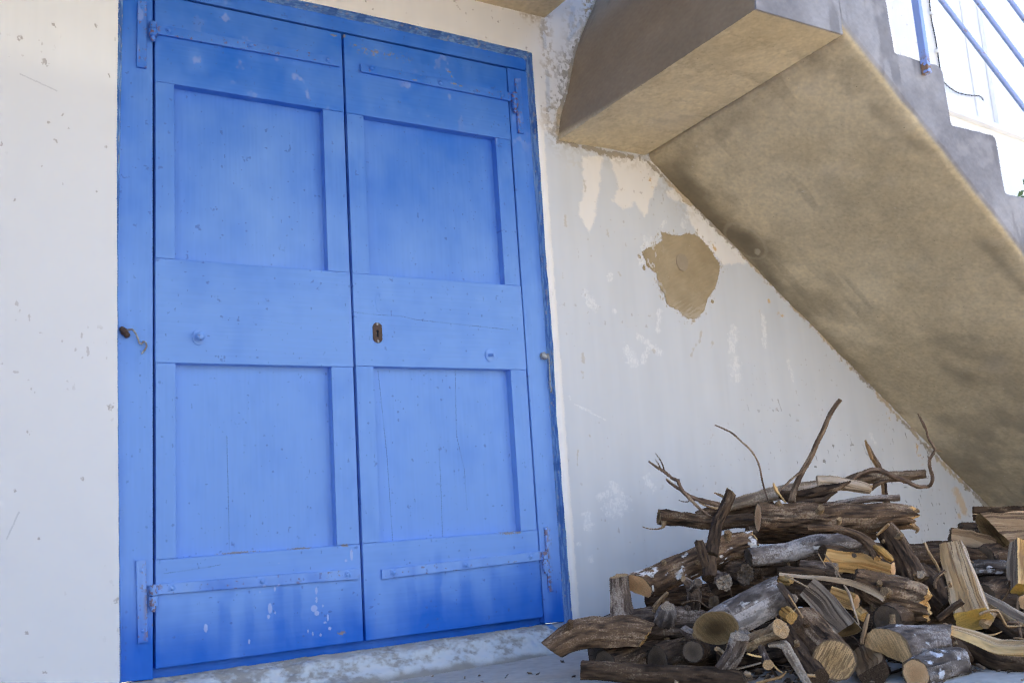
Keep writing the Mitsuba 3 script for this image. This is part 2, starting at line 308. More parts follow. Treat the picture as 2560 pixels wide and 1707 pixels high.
bsdf('rusty_iron', principled(lambda p, n, uv: mix(mi.Color3f(0.035, 0.023, 0.02), mi.Color3f(0.11, 0.065, 0.045), fbm(p.x * 120, p.z * 120, p.y * 120, 3)), 0.65, 0.4))
bsdf('worn_iron', principled(lambda p, n, uv: mix(mi.Color3f(0.36, 0.38, 0.38), mi.Color3f(0.20, 0.17, 0.15), smoothstep(0.4, 0.65, fbm(p.x * 90, p.z * 90, p.y * 90, 3))), 0.5, 0.5))

# bare cement render of the stair; stains, trowel clouds, mould
def cement_color(p, n, uv):
    a = fbm(p.x * 2.3 + p.y * 0.7, p.y * 2.6, p.z * 2.3, 4)
    b = fbm(p.x * 7, p.y * 9, p.z * 7 + 4.0, 4)
    g = fbm(p.x * 90, p.y * 90, p.z * 90, 3)
    c = mix(mi.Color3f(0.52, 0.425, 0.275), mi.Color3f(0.62, 0.52, 0.355), smoothstep(0.3, 0.7, a))
    m2 = fbm(p.x * 24 + 5, p.y * 20, p.z * 24, 3)
    c = c * (0.82 + 0.36 * b) * (0.80 + 0.40 * g) * (0.91 + 0.18 * m2)
    dk = smoothstep(0.56, 0.74, fbm(p.x * 3.1 + 9, p.y * 4.2, p.z * 3.1, 4)) * smoothstep(0.35, 0.6, b)
    c = mix(c, mi.Color3f(0.20, 0.17, 0.12), dk * 0.26)
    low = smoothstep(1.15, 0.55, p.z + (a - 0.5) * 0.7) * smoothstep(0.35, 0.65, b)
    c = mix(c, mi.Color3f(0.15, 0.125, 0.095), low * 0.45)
    pit = smoothstep(0.955, 0.98, noise(p.x * 95, p.y * 95, p.z * 95))
    c = mix(c, mi.Color3f(0.12, 0.10, 0.075), pit * 0.6)
    c = mix(c, mi.Color3f(0.75, 0.70, 0.62), smoothstep(0.965, 0.98, noise(p.x * 62 + 7, p.y * 62, p.z * 62)) * 0.7)
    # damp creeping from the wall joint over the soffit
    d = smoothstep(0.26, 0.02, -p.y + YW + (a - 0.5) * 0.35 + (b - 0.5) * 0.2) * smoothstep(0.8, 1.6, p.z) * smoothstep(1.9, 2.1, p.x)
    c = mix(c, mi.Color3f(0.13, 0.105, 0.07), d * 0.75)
    lt = smoothstep(0.62, 0.8, fbm(p.x * 4.4 + 3, p.y * 3.1, p.z * 5.0 + 7, 3))
    c = mix(c, mi.Color3f(0.55, 0.48, 0.39), lt * 0.35)
    # shade painted into the landing's left face as a darker brown
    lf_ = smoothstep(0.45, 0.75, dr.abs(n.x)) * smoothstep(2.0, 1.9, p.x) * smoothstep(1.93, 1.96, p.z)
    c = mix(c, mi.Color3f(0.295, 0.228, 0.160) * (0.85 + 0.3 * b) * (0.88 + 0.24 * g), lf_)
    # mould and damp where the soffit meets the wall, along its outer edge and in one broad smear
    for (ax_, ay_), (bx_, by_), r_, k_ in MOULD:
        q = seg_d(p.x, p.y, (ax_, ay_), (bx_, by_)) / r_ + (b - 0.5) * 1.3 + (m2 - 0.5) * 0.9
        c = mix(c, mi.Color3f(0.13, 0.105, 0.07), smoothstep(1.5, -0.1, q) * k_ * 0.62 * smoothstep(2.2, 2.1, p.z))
    ring = dr.abs(dr.sqrt(dr.square((p.x - 2.37) / 0.085) + dr.square((p.y + 0.10) / 0.075)) - 1 + (b - 0.5) * 0.5)
    c = mix(c, mi.Color3f(0.56, 0.48, 0.36), smoothstep(0.14, 0.02, ring) * 0.22 * smoothstep(1.75, 1.70, p.z))
    c = mix(c, mi.Color3f(0.72, 0.64, 0.50), smoothstep(0.012, 0.004, seg_d(p.x, p.y, (2.43, -0.115), (2.437, -0.10)) + (m2 - 0.5) * 0.02) * 0.35)
    hl = fbm(p.x * 3.1 + 2, p.y * 14, p.z * 2, 3)
    c = mix(c, c * 0.72, smoothstep(0.60, 0.66, hl) * smoothstep(0.45, 0.6, a) * 0.5)
    # the outer face of the stair is coloured darker and greyer
    out = smoothstep(-W_OUT + 0.012, -W_OUT + 0.002, p.y + (b - 0.5) * 0.006)
    og = mix(mi.Color3f(0.225, 0.22, 0.235), mi.Color3f(0.33, 0.325, 0.34), smoothstep(0.3, 0.7, fbm(p.x * 6, 1.0, p.z * 3.0, 4))) * (0.88 + 0.24 * g)
    og = mix(og, mi.Color3f(0.15, 0.145, 0.155), smoothstep(0.52, 0.72, fbm(p.x * 20, 4.0, p.z * 4.5, 3)) * 0.55)
    og = mix(og, mi.Color3f(0.42, 0.40, 0.40), smoothstep(0.58, 0.75, fbm(p.x * 9, 7.0, p.z * 9, 4)) * 0.4)
    og = og * (0.88 + 0.24 * m2)
    return mix(c, og, out)
W_OUT = 1.043
MOULD = [((2.06, -.09), (2.16, -.13), .060, .75), ((2.30, -.07), (2.36, -.11), .075, .75), ((2.47, -.06), (2.60, -.05), .035, .5), ((2.7, -.05), (3.3, -.045), .04, .55), ((2.20, -.95), (2.34, -.985), .035, .5), ((2.05, -.955), (2.09, -.93), .05, .45),
         ((2.70, -.95), (2.90, -.965), .028, .65), ((3.0, -.50), (3.12, -.66), .065, .55), ((3.13, -.44), (3.2, -.50), .04, .45), ((3.6, -.05), (3.8, -.3), .12, .6), ((2.0, -.2), (2.0, -.9), .035, .35), ((1.6, -1.0), (1.8, -.9), .05, .0)]
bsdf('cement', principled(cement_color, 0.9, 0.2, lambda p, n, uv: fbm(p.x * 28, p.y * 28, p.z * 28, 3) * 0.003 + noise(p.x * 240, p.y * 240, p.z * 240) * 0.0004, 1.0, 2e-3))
def repair_color(p, n, uv):
    dx, dz = p.x - 2.07, p.z - 1.43
    br = fbm(p.x * 45 + p.z * 30 + fbm(p.x * 12, p.z * 12, 1.0, 2) * 5, p.z * 120 - p.x * 60, 2.0, 3)        # smears of the float
    c = mix(mi.Color3f(0.32, 0.245, 0.145), mi.Color3f(0.42, 0.335, 0.22), fbm(p.x * 16, p.z * 16, 2.0, 3))
    c = c * (0.91 + 0.18 * br)
    c = mix(c, mi.Color3f(0.50, 0.44, 0.35), smoothstep(0.12, 0.20, -dz + (br - 0.5) * 0.12) * 0.6)
    return mix(c, mi.Color3f(0.60, 0.58, 0.55), smoothstep(0.66, 0.74, fbm(p.x * 70, p.z * 40, 4.0, 3)) * smoothstep(0.08, 0.17, -dx) * 0.8)
bsdf('repair_cement', principled(repair_color, 0.9, 0.2, lambda p, n, uv: fbm(p.x * 60, p.z * 140, 2.0, 3) * 0.003, 1.0, 1.5e-3))
bsdf('repair_grey', principled(lambda p, n, uv: mix(mi.Color3f(0.315, 0.25, 0.175), mi.Color3f(0.36, 0.295, 0.215), fbm(p.x * 70, p.z * 70, 5.0, 3)), 0.9, 0.2))

def step_color(p, n, uv):
    x, z, y = p.x, p.z, p.y
    a = fbm(x * 18, z * 26, y * 20, 4)
    a2 = fbm(x * 70, z * 90, y * 70, 3)
    c = mix(mi.Color3f(0.33, 0.32, 0.30), mi.Color3f(0.57, 0.62, 0.65), smoothstep(0.33, 0.56, a * 0.6 + a2 * 0.4))
    c = mix(c, mi.Color3f(0.60, 0.63, 0.65), smoothstep(0.4, 0.6, fbm(x * 60, z * 60, y * 60, 2)) * smoothstep(0.45, 0.6, a))
    low = smoothstep(0.06, 0.035, z + (a - 0.5) * 0.04)
    c = mix(c, mi.Color3f(0.30, 0.29, 0.27), low)
    top = smoothstep(0.10, 0.125, z + (a - 0.5) * 0.05)
    c = mix(c, mi.Color3f(0.22, 0.19, 0.16), top * 0.6)
    bl = smoothstep(1.22, 1.34, x + (a - 0.5) * 0.2) * smoothstep(0.04, 0.11, z + (a - 0.5) * 0.05)
    return mix(c, mi.Color3f(0.13, 0.27, 0.50), bl * smoothstep(0.42, 0.62, fbm(x * 40, z * 20, 3.0, 3)))
bsdf('doorstep', principled(step_color, 0.9, 0.2, lambda p, n, uv: fbm(p.x * 45, p.z * 45, p.y * 45, 4) * 0.010, 1.0, 2e-3))

def ground_color(p, n, uv):
    x, y = p.x, p.y
    a = fbm(x * 3, y * 3, 1.0, 4); b = fbm(x * 40, y * 40, 1.0, 3)
    pav = mix(mi.Color3f(0.33, 0.315, 0.285), mi.Color3f(0.42, 0.40, 0.365), a) * (0.86 + 0.28 * b)
    earth = mix(mi.Color3f(0.34, 0.285, 0.195), mi.Color3f(0.41, 0.345, 0.24), a)
    return mix(pav, earth, smoothstep(1.75, 2.0, -y + (a - 0.5) * 0.3))
bsdf('ground_dust', principled(ground_color, 0.92, 0.2, lambda p, n, uv: fbm(p.x * 40, p.y * 40, 0.0, 3) * 0.003, 1.0, 2e-3))
bsdf('white_render', principled(lambda p, n, uv: mi.Color3f(0.82, 0.80, 0.77) * (0.95 + 0.08 * fbm(p.x * 6, p.y * 6, p.z * 3, 3)), 0.85, 0.2,
     lambda p, n, uv: fbm(p.x * 12, p.y * 12, p.z * 12, 3) * 0.006, 1.0, 2e-3))
bsdf('dim_ground', principled(lambda p, n, uv: mi.Color3f(0.16, 0.145, 0.125) * (0.7 + 0.6 * fbm(p.x * 60, p.y * 60, 0.0, 3)), 0.9, 0.2))  # dark ground colour, keeps bounce light on the left low
bsdf('cream_render', principled((0.62, 0.68, 0.76), 0.9, 0.2))
bsdf('wing_dim_brown', principled((0.16, 0.115, 0.075), 0.9, 0.2))  # dark brown of the added wing, holds its bounce light down
bsdf('rail_paint', principled(lambda p, n, uv: mix(mi.Color3f(0.28, 0.39, 0.75), mi.Color3f(0.27, 0.16, 0.10), smoothstep(0.70, 0.76, fbm(p.x * 60, p.y * 60, p.z * 60, 3)) * 0.6 + smoothstep(1.985, 1.935, p.z) * smoothstep(0.4, 0.5, fbm(p.x * 80, p.y * 80, p.z * 80, 2)) * smoothstep(2.4, 2.38, p.x)), 0.4, 0.5))
bsdf('cable_black', principled((0.02, 0.02, 0.022), 0.5, 0.4))

# ================================================================== the house wall
def wavy(pts, amp=0.002, step=0.02, seed=0):
    """The open line pts with a hand-made unevenness."""
    pts = np.asarray(pts, float)
    s = np.r_[0, np.cumsum(np.linalg.norm(np.diff(pts, axis=0), axis=1))]
    u = np.linspace(0, s[-1], max(2, int(s[-1] / step) + 1))
    q = np.stack([np.interp(u, s, pts[:, k]) for k in range(2)], -1)
    q = q + amp * 2 * (meshkit.fbm(np.c_[q * 23, np.full(len(q), seed * 3.3)], 3, seed)[:, None] - 0.5) * np.array([1.0, 0.8])
    return q

OUT_L = [(-0.0941, GZ - 0.1), (-0.0941, 0.147), (-0.1046, 1.05), (-0.1102, 1.71), (-0.1076, 2.135), (-0.106, 2.264)]
OUT_T = [(-0.106, 2.264), (0.457, 2.2677), (0.629, 2.2698), (1.049, 2.2714), (1.371, 2.2666), (1.4012, 2.2666)]
OUT_R = [(1.4012, 2.2666), (1.4014, 1.796), (1.3979, 1.434), (1.402, 1.1085), (1.3946, 0.877), (1.3964, 0.489), (1.3996, 0.12), (1.3996, GZ - 0.1)]
IN_L = [(-0.083, GZ - 0.1), (-0.083, 0.1415), (-0.0904, 0.565), (-0.0957, 0.9643), (-0.0968, 1.384), (-0.0935, 1.6085), (-0.086, 2.159), (-0.086, 2.252)]
IN_T = [(-0.086, 2.252), (0.4126, 2.256), (0.642, 2.257), (1.066, 2.2552), (1.3924, 2.2525)]
IN_R = [(1.3924, 2.2525), (1.3916, 1.81), (1.3938, 1.443), (1.3929, 1.104), (1.3899, 0.9), (1.3877, 0.491), (1.3859, 0.157), (1.3859, GZ - 0.1)]
outer = np.vstack([wavy(OUT_L, .0022, .02, 1), wavy(OUT_T, .0022, .02, 2)[1:], wavy(OUT_R, .0026, .02, 3)[1:]])
inner = np.vstack([wavy(IN_L, .0012, .02, 4), wavy(IN_T, .0015, .02, 5)[1:], wavy(IN_R, .0012, .02, 6)[1:]])

house = thing('house_wall', 'white plastered house wall with worn grey paint to the right of the blue door', 'wall')
WX0, WX1, WTOP = -4.0, 4.03, 5.0
wall_outline = np.vstack([[(WX0, GZ - 0.1), (WX0, WTOP), (WX1, WTOP), (WX1, GZ - 0.1)], outer[::-1]])
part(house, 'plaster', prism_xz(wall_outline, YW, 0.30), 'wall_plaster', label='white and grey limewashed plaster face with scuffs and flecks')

part(house, 'light_block_wing', box(-2.2, -1.75, -1.75, YW - 0.004, GZ - 0.1, 4.9), 'wing_dim_brown')  # unseen block added to cut the light coming from the left

def loft(a, ya, b, yb, n=4, bulge=0.0):
    """Strip between two lines of the x-z plane standing at depths ya and yb (resampled to equal counts)."""
    def res(p, k):
        s = np.r_[0, np.cumsum(np.linalg.norm(np.diff(p, axis=0), axis=1))]
        return np.stack([np.interp(np.linspace(0, s[-1], k), s, p[:, i]) for i in range(2)], -1)
    k = max(len(a), len(b)); a, b = res(a, k), res(b, k)
    rows = []
    for i in range(n):
        f = i / (n - 1); q = a + (b - a) * (f ** 1.4)
        rows.append(np.c_[q[:, 0], np.full(k, ya + (yb - ya) * f), q[:, 1]])
    v = np.vstack(rows); f = []
    for i in range(n - 1):
        j = np.arange(k - 1) + i * k
        f += [np.c_[j, j + 1, j + k + 1], np.c_[j, j + k + 1, j + k]]
    return trimesh.Trimesh(v, np.vstack(f), process=False)
rv = loft(outer, YW - 0.001, inner, 0.004, 5)
v = np.array(rv.vertices); v[:, 1] += 0.002 * (meshkit.fbm(v * 60, 3, 5) - 0.5); rv.vertices = v
part(house, 'reveal', rv, 'blue_reveal', True, label='blue brushed edge of the plaster around the door opening')

CEMENT = [(1.969, 1.6), (2.021, 1.593), (2.058, 1.588), (2.115, 1.607), (2.169, 1.601), (2.213, 1.568), (2.247, 1.527), (2.277, 1.48), (2.256, 1.416), (2.23, 1.372), (2.189, 1.333), (2.167, 1.283), (2.116, 1.244),
          (2.069, 1.239), (2.02, 1.275), (1.97, 1.296), (1.953, 1.336), (1.931, 1.37), (1.933, 1.418), (1.898, 1.436), (1.878, 1.449), (1.873, 1.478), (1.858, 1.501), (1.886, 1.521), (1.948, 1.547), (1.98, 1.568)]
def ragged(pts, amp, seed):
    q = wavy(np.vstack([pts, pts[:1]]), amp, 0.004, seed)[:-1]
    q2 = q + amp * 0.9 * (meshkit.noise(np.c_[q * 160, np.full(len(q), 2.0)], seed)[:, None] - 0.5) * 2
    return np.array(Polygon(q2).buffer(0).simplify(0.0005).exterior.coords)[:-1] if Polygon(q2).buffer(0).geom_type == 'Polygon' else q
core = prism_xz(ragged(CEMENT, 0.0045, 11), YW - 0.0055, YW + 0.01)
vv, fv_ = trimesh.remesh.subdivide_to_size(core.vertices, core.faces, 0.012, max_iter=12)
patch = trimesh.Trimesh(vv, fv_); patch.merge_vertices(); vv = np.array(patch.vertices)
front = vv[:, 1] < YW - 0.003
edge_d = np.array([Polygon(CEMENT).exterior.distance(__import__('shapely').Point(q[0], q[2])) for q in vv])
vv[:, 1] += np.where(front, 0.0040 * np.exp(-edge_d / 0.006) + 0.0035 * (meshkit.fbm(vv * np.array([30, 1, 70]), 3, 5) - 0.5), 0); patch.vertices = vv
ck = part(house, 'cement_patch', patch, 'repair_cement', 50, label='brown cement patch smeared on the grey wall')
for i, (x, z, rx, rz) in enumerate([(1.846, 1.485, .008, .010), (1.866, 1.44, .006, .012), (2.215, 1.322, .007, .009), (2.10, 1.232, .010, .005)]):
    a = np.linspace(0, 2 * np.pi, 30, endpoint=False)
    part(ck, 'smear', prism_xz(ragged(np.c_[x + rx * np.cos(a), z + rz * np.sin(a)], 0.003, 20 + i), YW - 0.002, YW + 0.01), 'repair_cement')
a = np.linspace(0, 2 * np.pi, 40, endpoint=False)
part(ck, 'plug', prism_xz(np.c_[2.064 + .031 * np.cos(a), 1.476 + .037 * np.sin(a)] + .0015 * rng.normal(size=(40, 2)), YW - 0.0088, YW + 0.01), 'repair_grey', label='round grey plug in the middle of the cement patch')

# ================================================================== balcony and staircase
W = 1.043
SLOPE_W, SLOPE_O = 0.773, 0.8545
bal = thing('balcony', 'grey concrete balcony slab over the blue door', 'balcony')
def rough_mesh(mesh, amp, freq, edge=0.06, seed=0):
    m = mesh.subdivide_to_size(edge, max_iter=14) if False else mesh
    v, f = trimesh.remesh.subdivide_to_size(m.vertices, m.faces, edge, max_iter=14)
    m = trimesh.Trimesh(v, f); m.merge_vertices()
    n = np.array(m.vertex_normals); v = np.array(m.vertices)
    m.vertices = v + n * (amp * 2 * (meshkit.fbm(v * freq, 3, seed) - 0.5))[:, None]
    return m
edge = wavy([(1.475, YW + 0.02), (1.478, -0.4), (1.482, -0.75), (1.486, -1.5)], .004, .03, 8)
slab = m3.Manifold.extrude(m3.CrossSection([np.vstack([edge, [(-3.2, -1.5), (-3.2, YW + 0.02)]])], m3.FillRule.EvenOdd), 0.24).translate((0, 0, 2.430))
part(bal, 'slab', cat(slab), 'cement')

st = thing('staircase', 'bare cement outdoor staircase rising across the wall to the landing', 'staircase')
# landing: bottom 1.921 at the wall to 1.965 outside, its left face leans back to the right
LFACE = [(1.497, 1.921), (1.510, 2.0), (1.552, 2.115), (1.625, 2.337), (1.742, 2.57), (1.80, 2.70)]
def landing():
    ys = np.linspace(YW + 0.02, -W, 22); rows = []
    lf = np.array(spline(np.array(LFACE), 26))
    for k, y in enumerate(ys):
        f = (YW + 0.02 - y) / (W + YW + 0.02)
        zb = 1.920 + 0.055 * f
        l = lf.copy(); l[:, 1] += (zb - 1.920) * np.clip((2.3 - l[:, 1]) / 0.38, 0, 1); l[:, 0] += 0.058 * f * np.clip((2.4 - l[:, 1]) / 0.4, 0, 1)
        bot = np.c_[np.linspace(1.925 + 0.020 * f, l[0, 0] + 0.008, 16), np.linspace(zb, zb, 16)]
        top = np.array([(1.80, 2.70), (2.0, 2.70), (2.0, 2.2)])
        right = np.c_[np.full(8, 1.925 + 0.020 * f), np.linspace(2.195, zb + 0.02, 8)]
        rows.append(np.vstack([bot, l, top, right]))
    n = len(rows[0]); v = np.vstack([np.c_[r[:, 0], np.full(n, y), r[:, 1]] for r, y in zip(rows, ys)]); fs = []
    for i in range(len(ys) - 1):
        j = np.arange(n) + i * n; jn = (np.arange(n) + 1) % n + i * n
        fs += [np.c_[j, jn, jn + n], np.c_[j, jn + n, j + n]]
    m = trimesh.Trimesh(v, np.vstack(fs), process=False)
    # close the outer end
    poly = rows[-1]; cap = m3.CrossSection([poly[::-1]], m3.FillRule.NonZero)
    e = to_tri(m3.Manifold.extrude(cap, 0.02)); q = np.array(e.vertices); e.vertices = np.c_[q[:, 0], -W + 0.02 - q[:, 2], q[:, 1]]
    v = np.array(m.vertices)
    d = 0.004 * 2 * (meshkit.fbm(v * 7, 3, 3) - 0.5)
    v[:, 2] += d * (v[:, 1] > -W + 0.03); v[:, 0] += d * 0.8 * (v[:, 1] > -W + 0.03); m.vertices = v
    return trimesh.util.concatenate([m, e])
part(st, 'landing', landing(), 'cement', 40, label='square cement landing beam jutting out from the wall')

def flight():
    """Stepped on top, sloping below; hand-plastered, so every corner is soft."""
    run, rise = 0.2625, 0.2165
    top = [(2.0, 2.18)]
    x, z = 2.198, 2.18
    while z > GZ:
        top += [(x, z), (x + 0.006, z - rise)]
        x += run; z -= rise
    top += [(x, GZ - 0.1)]
    def prof(zt, slope, shrink):
        x_end = 1.945 + (zt - (GZ - 0.1)) / slope
        p = Polygon(top + [(x_end, GZ - 0.1), (1.945, zt), (1.945, 2.18)]).buffer(-0.030, join_style='mitre').buffer(0.030).buffer(0.006).buffer(-0.006 - shrink)
        return p
    k = 760; ys = [YW + 0.02, -0.2, -0.4, -0.6, -0.8, -0.95, -W + 0.028, -W + 0.012, -W + 0.004, -W]
    sh = [0, 0, 0, 0, 0, 0, 0, 0.001, 0.003, 0.007]
    lip = [0, 0, 0, 0, 0, 0, 0, 0.006, 0.016, 0.024]
    rows = []
    for y, s, lp in zip(ys, sh, lip):
        f = (YW + 0.02 - y) / (W + YW + 0.02)
        p = prof(1.905 + 0.105 * f + lp, SLOPE_W + (SLOPE_O - SLOPE_W) * f, s)
        ring = p.exterior
        if not ring.is_ccw: ring = LineString(list(ring.coords)[::-1])
        c = np.array(ring.coords)[:-1]
        c = np.roll(c, -int(np.argmin(c[:, 0] - c[:, 1])), axis=0); ring = LineString(np.vstack([c, c[:1]]))
        rows.append(np.array([ring.interpolate(t, normalized=True).coords[0] for t in np.linspace(0, 1, k, endpoint=False)]))
    rows = np.array(rows)
    v = np.concatenate([np.c_[r, np.full(k, y)][:, [0, 2, 1]] for r, y in zip(rows, ys)]); fs = []
    for i in range(len(ys) - 1):
        j = np.arange(k) + i * k; jn = (np.arange(k) + 1) % k + i * k
        fs += [np.c_[j, jn, jn + k], np.c_[j, jn + k, j + k]]
    m = trimesh.Trimesh(v, np.vstack(fs), process=False)
    cap = to_tri(m3.Manifold.extrude(m3.CrossSection([rows[-1]], m3.FillRule.NonZero), 0.02)); q = np.array(cap.vertices); cap.vertices = np.c_[q[:, 0], -W + 0.02 - q[:, 2], q[:, 1]]
    m = trimesh.util.concatenate([m, cap])
    v = np.array(m.vertices); nz = 0.006 * 2 * (meshkit.fbm(v * np.array([5, 3, 5]), 3, 9) - 0.5) + 0.004 * 2 * (meshkit.fbm(v * np.array([24, 6, 24]), 3, 19) - 0.5)
    v[:, 2] += nz; v[:, 0] += nz * 0.6; m.vertices = v
    return m
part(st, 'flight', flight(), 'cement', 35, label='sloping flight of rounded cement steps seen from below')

# ================================================================== railing
rail = thing('railing', 'thin blue iron railing standing on the edge of the staircase', 'railing')
part(rail, 'post', prism_xz([(2.329, 1.905), (2.347, 1.905), (2.347, 3.1), (2.329, 3.1)], -W - 0.030, -W - 0.004, 0.002), 'rail_paint', label='square blue iron post rusting at its foot')
for z0 in (2.327, 2.557, 2.792):
    part(rail, 'rail', tube([(1.9, -W - 0.017, z0 + 0.44 * 0.81), (2.345, -W - 0.017, z0), (3.6, -W - 0.017, z0 - 1.255 * 0.815)], 0.0088, 10, 40), 'rail_paint', True)
part(rail, 'post', prism_xz([(3.42, 0.95), (3.445, 0.95), (3.445, 2.2), (3.42, 2.2)], -W - 0.030, -W - 0.004, 0.002), 'rail_paint')

# ================================================================== doorstep and ground
gx, gy = np.meshgrid(np.r_[-60, -20, -8, -4, np.linspace(-2, 5, 71), 8, 20, 60], np.r_[-60, -20, -8, -4, np.linspace(-3, 0.3, 50), 2, 8, 30, 60])
gz = GZ + 0.008 * (meshkit.fbm(np.stack([gx * 2.3, gy * 2.3, gx * 0], -1), 3, 4) - 0.5)
n, mm = gx.shape
v = np.stack([gx, gy, gz], -1).reshape(-1, 3); i = (np.arange(n - 1)[:, None] * mm + np.arange(mm - 1)).ravel()
structure('ground', trimesh.Trimesh(v, np.vstack([np.c_[i, i + 1, i + mm + 1], np.c_[i, i + mm + 1, i + mm]]), process=False), 'ground_dust', True, 'bare grey pavement at the foot of the wall')
structure('dim_ground_sheet', box(-60, 0.35, -60, -1.25, GZ - 0.05, GZ + 0.012), 'dim_ground', label='unseen dark ground sheet added to dim the bounce light on the left')  # unseen sheet added to lower the light bounced up from the left

def doorstep():
    """Rough whitewashed sill: a lumpy slope from under the door leaves down to the pavement."""
    u = np.linspace(-0.12, 1.43, 220); s = np.linspace(0, 1, 34)
    U, Sg = np.meshgrid(u, s, indexing='ij')
    prof_y = np.interp(Sg, [0, 0.22, 0.45, 0.7, 1.0], [0.05, 0.012, -0.022, -0.048, -0.085])
    prof_z = np.interp(Sg, [0, 0.22, 0.45, 0.7, 1.0], [0.118, 0.121, 0.108, 0.072, GZ - 0.008])
    q = np.stack([U, prof_y, prof_z], -1)
    nz = meshkit.fbm(q * np.array([16, 30, 30]), 4, 2) - 0.5
    q[..., 1] -= 0.026 * nz * np.clip(Sg * 3, 0, 1); q[..., 2] += 0.022 * nz * np.clip((1 - Sg) * 3, 0, 1) * np.clip(Sg * 6 - .3, 0, 1)
    a, b = q.shape[:2]; v = q.reshape(-1, 3); i = (np.arange(a - 1)[:, None] * b + np.arange(b - 1)).ravel()
    return trimesh.Trimesh(v, np.vstack([np.c_[i, i + b, i + b + 1], np.c_[i, i + b + 1, i + 1]]), process=False)
ds = thing('doorstep', 'rough whitewashed concrete doorstep under the blue door', 'doorstep')
part(ds, 'sill', doorstep(), 'doorstep', True)

# ================================================================== the blue double door
door = thing('double_door', 'weathered blue wooden double door with four recessed panels', 'door')
fr = 'double_door__frame'
part(fr, 'jamb', prism_xz([(-0.14, 0.128), (-0.0005, 0.122), (-0.0005, 2.2020), (-0.14, 2.2025)], 0.0, 0.06, 0.003), 'blue_upright')
part(fr, 'jamb', prism_xz([(1.3065, 0.128), (1.44, 0.12), (1.44, 2.2025), (1.3065, 2.2025)], 0.0, 0.06, 0.003), 'blue_upright')
part(fr, 'head', prism_xz([(-0.14, 2.2065), (1.44, 2.2065), (1.44, 2.32), (-0.14, 2.32)], 0.0, 0.06, 0.003), 'blue_level')
part(fr, 'sill_board', box(-0.02, 1.33, 0.034, 0.06, 0.10, 0.17), 'blue_level')
part(fr, 'gap_backing', box(-0.04, 1.34, 0.062, 0.09, 0.08, 2.3), 'gap_shade')  # black sheet standing in for the shade behind the door gaps
Lg = {'z': [0.1495, 0.4475, 1.0185, 1.3375, 1.9060, 2.1985], 'x': [0.0063, 0.0640, 0.5530, 0.6298]}
Rg = {'z': [0.1490, 0.4480, 1.0220, 1.3360, 1.9060, 2.1985], 'x': [0.6376, 0.7010, 1.2335, 1.3012]}
for side, g in ((0, Lg), (1, Rg)):
    lf = numbered('double_door__leaf')
    labels[lf] = {'label': 'right leaf with the rusty keyhole plate' if side else 'left leaf with a small pull knob'}
    x0, x1, x2, x3 = g['x']; z0, z1, z2, z3, z4, z5 = g['z']
    e = 0.0006
    for a, b in ((z0, z1), (z2, z3), (z4, z5)):
        part(lf, 'rail', prism_xz([(x0, a), (x3, a), (x3, b), (x0, b)], -0.0005 * side - 0.0003, 0.042, 0.0022), 'blue_level')
    for a, b in ((z1, z2), (z3, z4)):
        for c, d in ((x0 + 0.0012, x1), (x2, x3 - 0.0012)):
            part(lf, 'stile', prism_xz([(c, a + e), (d, a + e), (d, b - e), (c, b - e)], 0.0006, 0.042, 0.0018), 'blue_upright')
        part(lf, 'panel', box(x1 - 0.01, x2 + 0.01, 0.0340, 0.045, a - 0.01, b + 0.01), 'blue_upright')

def hinge(strap, knuckle, kz, plate, bolts, out):
    h = numbered('double_door__strap_hinge')
    part(h, 'strap', prism_xz(strap, -0.0115, -0.0025, 0.0012), 'blue_iron')
    part(h, 'plate', prism_xz(plate, -0.0100, -0.0020, 0.0012), 'blue_iron')
    kx, z0, z1 = knuckle
    part(h, 'knuckle', cat(tube([(kx, -0.016, z0), (kx, -0.016, kz - 0.0012)], 0.0125, 16, 6), tube([(kx, -0.016, kz + 0.0012), (kx, -0.016, z1)], 0.0118, 16, 6),
                           tube([(kx, -0.016, z0 - 0.016), (kx, -0.016, z0 + 0.004)], [0.006, 0.0085], 12, 5),
                           box(kx - 0.006 if out > 0 else kx - 0.03, kx + 0.03 if out > 0 else kx + 0.006, -0.011, -0.003, kz + 0.002, z1 - 0.003)), 'blue_iron', 40)
    for x, z in bolts:
        part(h, 'bolt', cat(dome_y(x, z, 0.0088, -0.0122, 0.0066), cyl_y(x, z, 0.0108, -0.0140, -0.0)), 'blue_iron', 40)
    for t in (0.12, 0.86):
        p = np.array(plate); q = p[0] * 0.5 + p[1] * 0.5; w = p[2] * 0.5 + p[3] * 0.5; x, z = q + (w - q) * t
        part(h, 'screw', dome_y(x, z, 0.0060, -0.0100, 0.0022), 'blue_iron', True)
hinge([(0.006, 2.092), (0.6162, 2.0993), (0.6151, 2.0672), (0.0092, 2.060)], (-0.0030, 2.045, 2.092), 2.070, [(-0.0465, 2.1608), (-0.0205, 2.1631), (-0.0210, 1.939), (-0.0495, 1.939)], [(0.0465, 2.079), (0.3056, 2.0813), (0.5729, 2.0838)], 1)
hinge([(0.6938, 2.0945), (1.310, 2.093), (1.306, 2.0604), (0.6926, 2.0641)], (1.3195, 2.030, 2.092), 2.062, [(1.3335, 2.1585), (1.3585, 2.1618), (1.3575, 1.9375), (1.3315, 1.9375)], [(0.7359, 2.0835), (1.0046, 2.0793), (1.2694, 2.0752)], -1)
hinge([(-0.002, 0.3805), (0.6207, 0.3729), (0.6194, 0.340), (-0.002, 0.3519)], (-0.0030, 0.322, 0.379), 0.350, [(-0.0480, 0.4505), (-0.0216, 0.4512), (-0.0156, 0.2253), (-0.0425, 0.2242)], [(0.0497, 0.3662), (0.3095, 0.361), (0.5811, 0.3569)], 1)
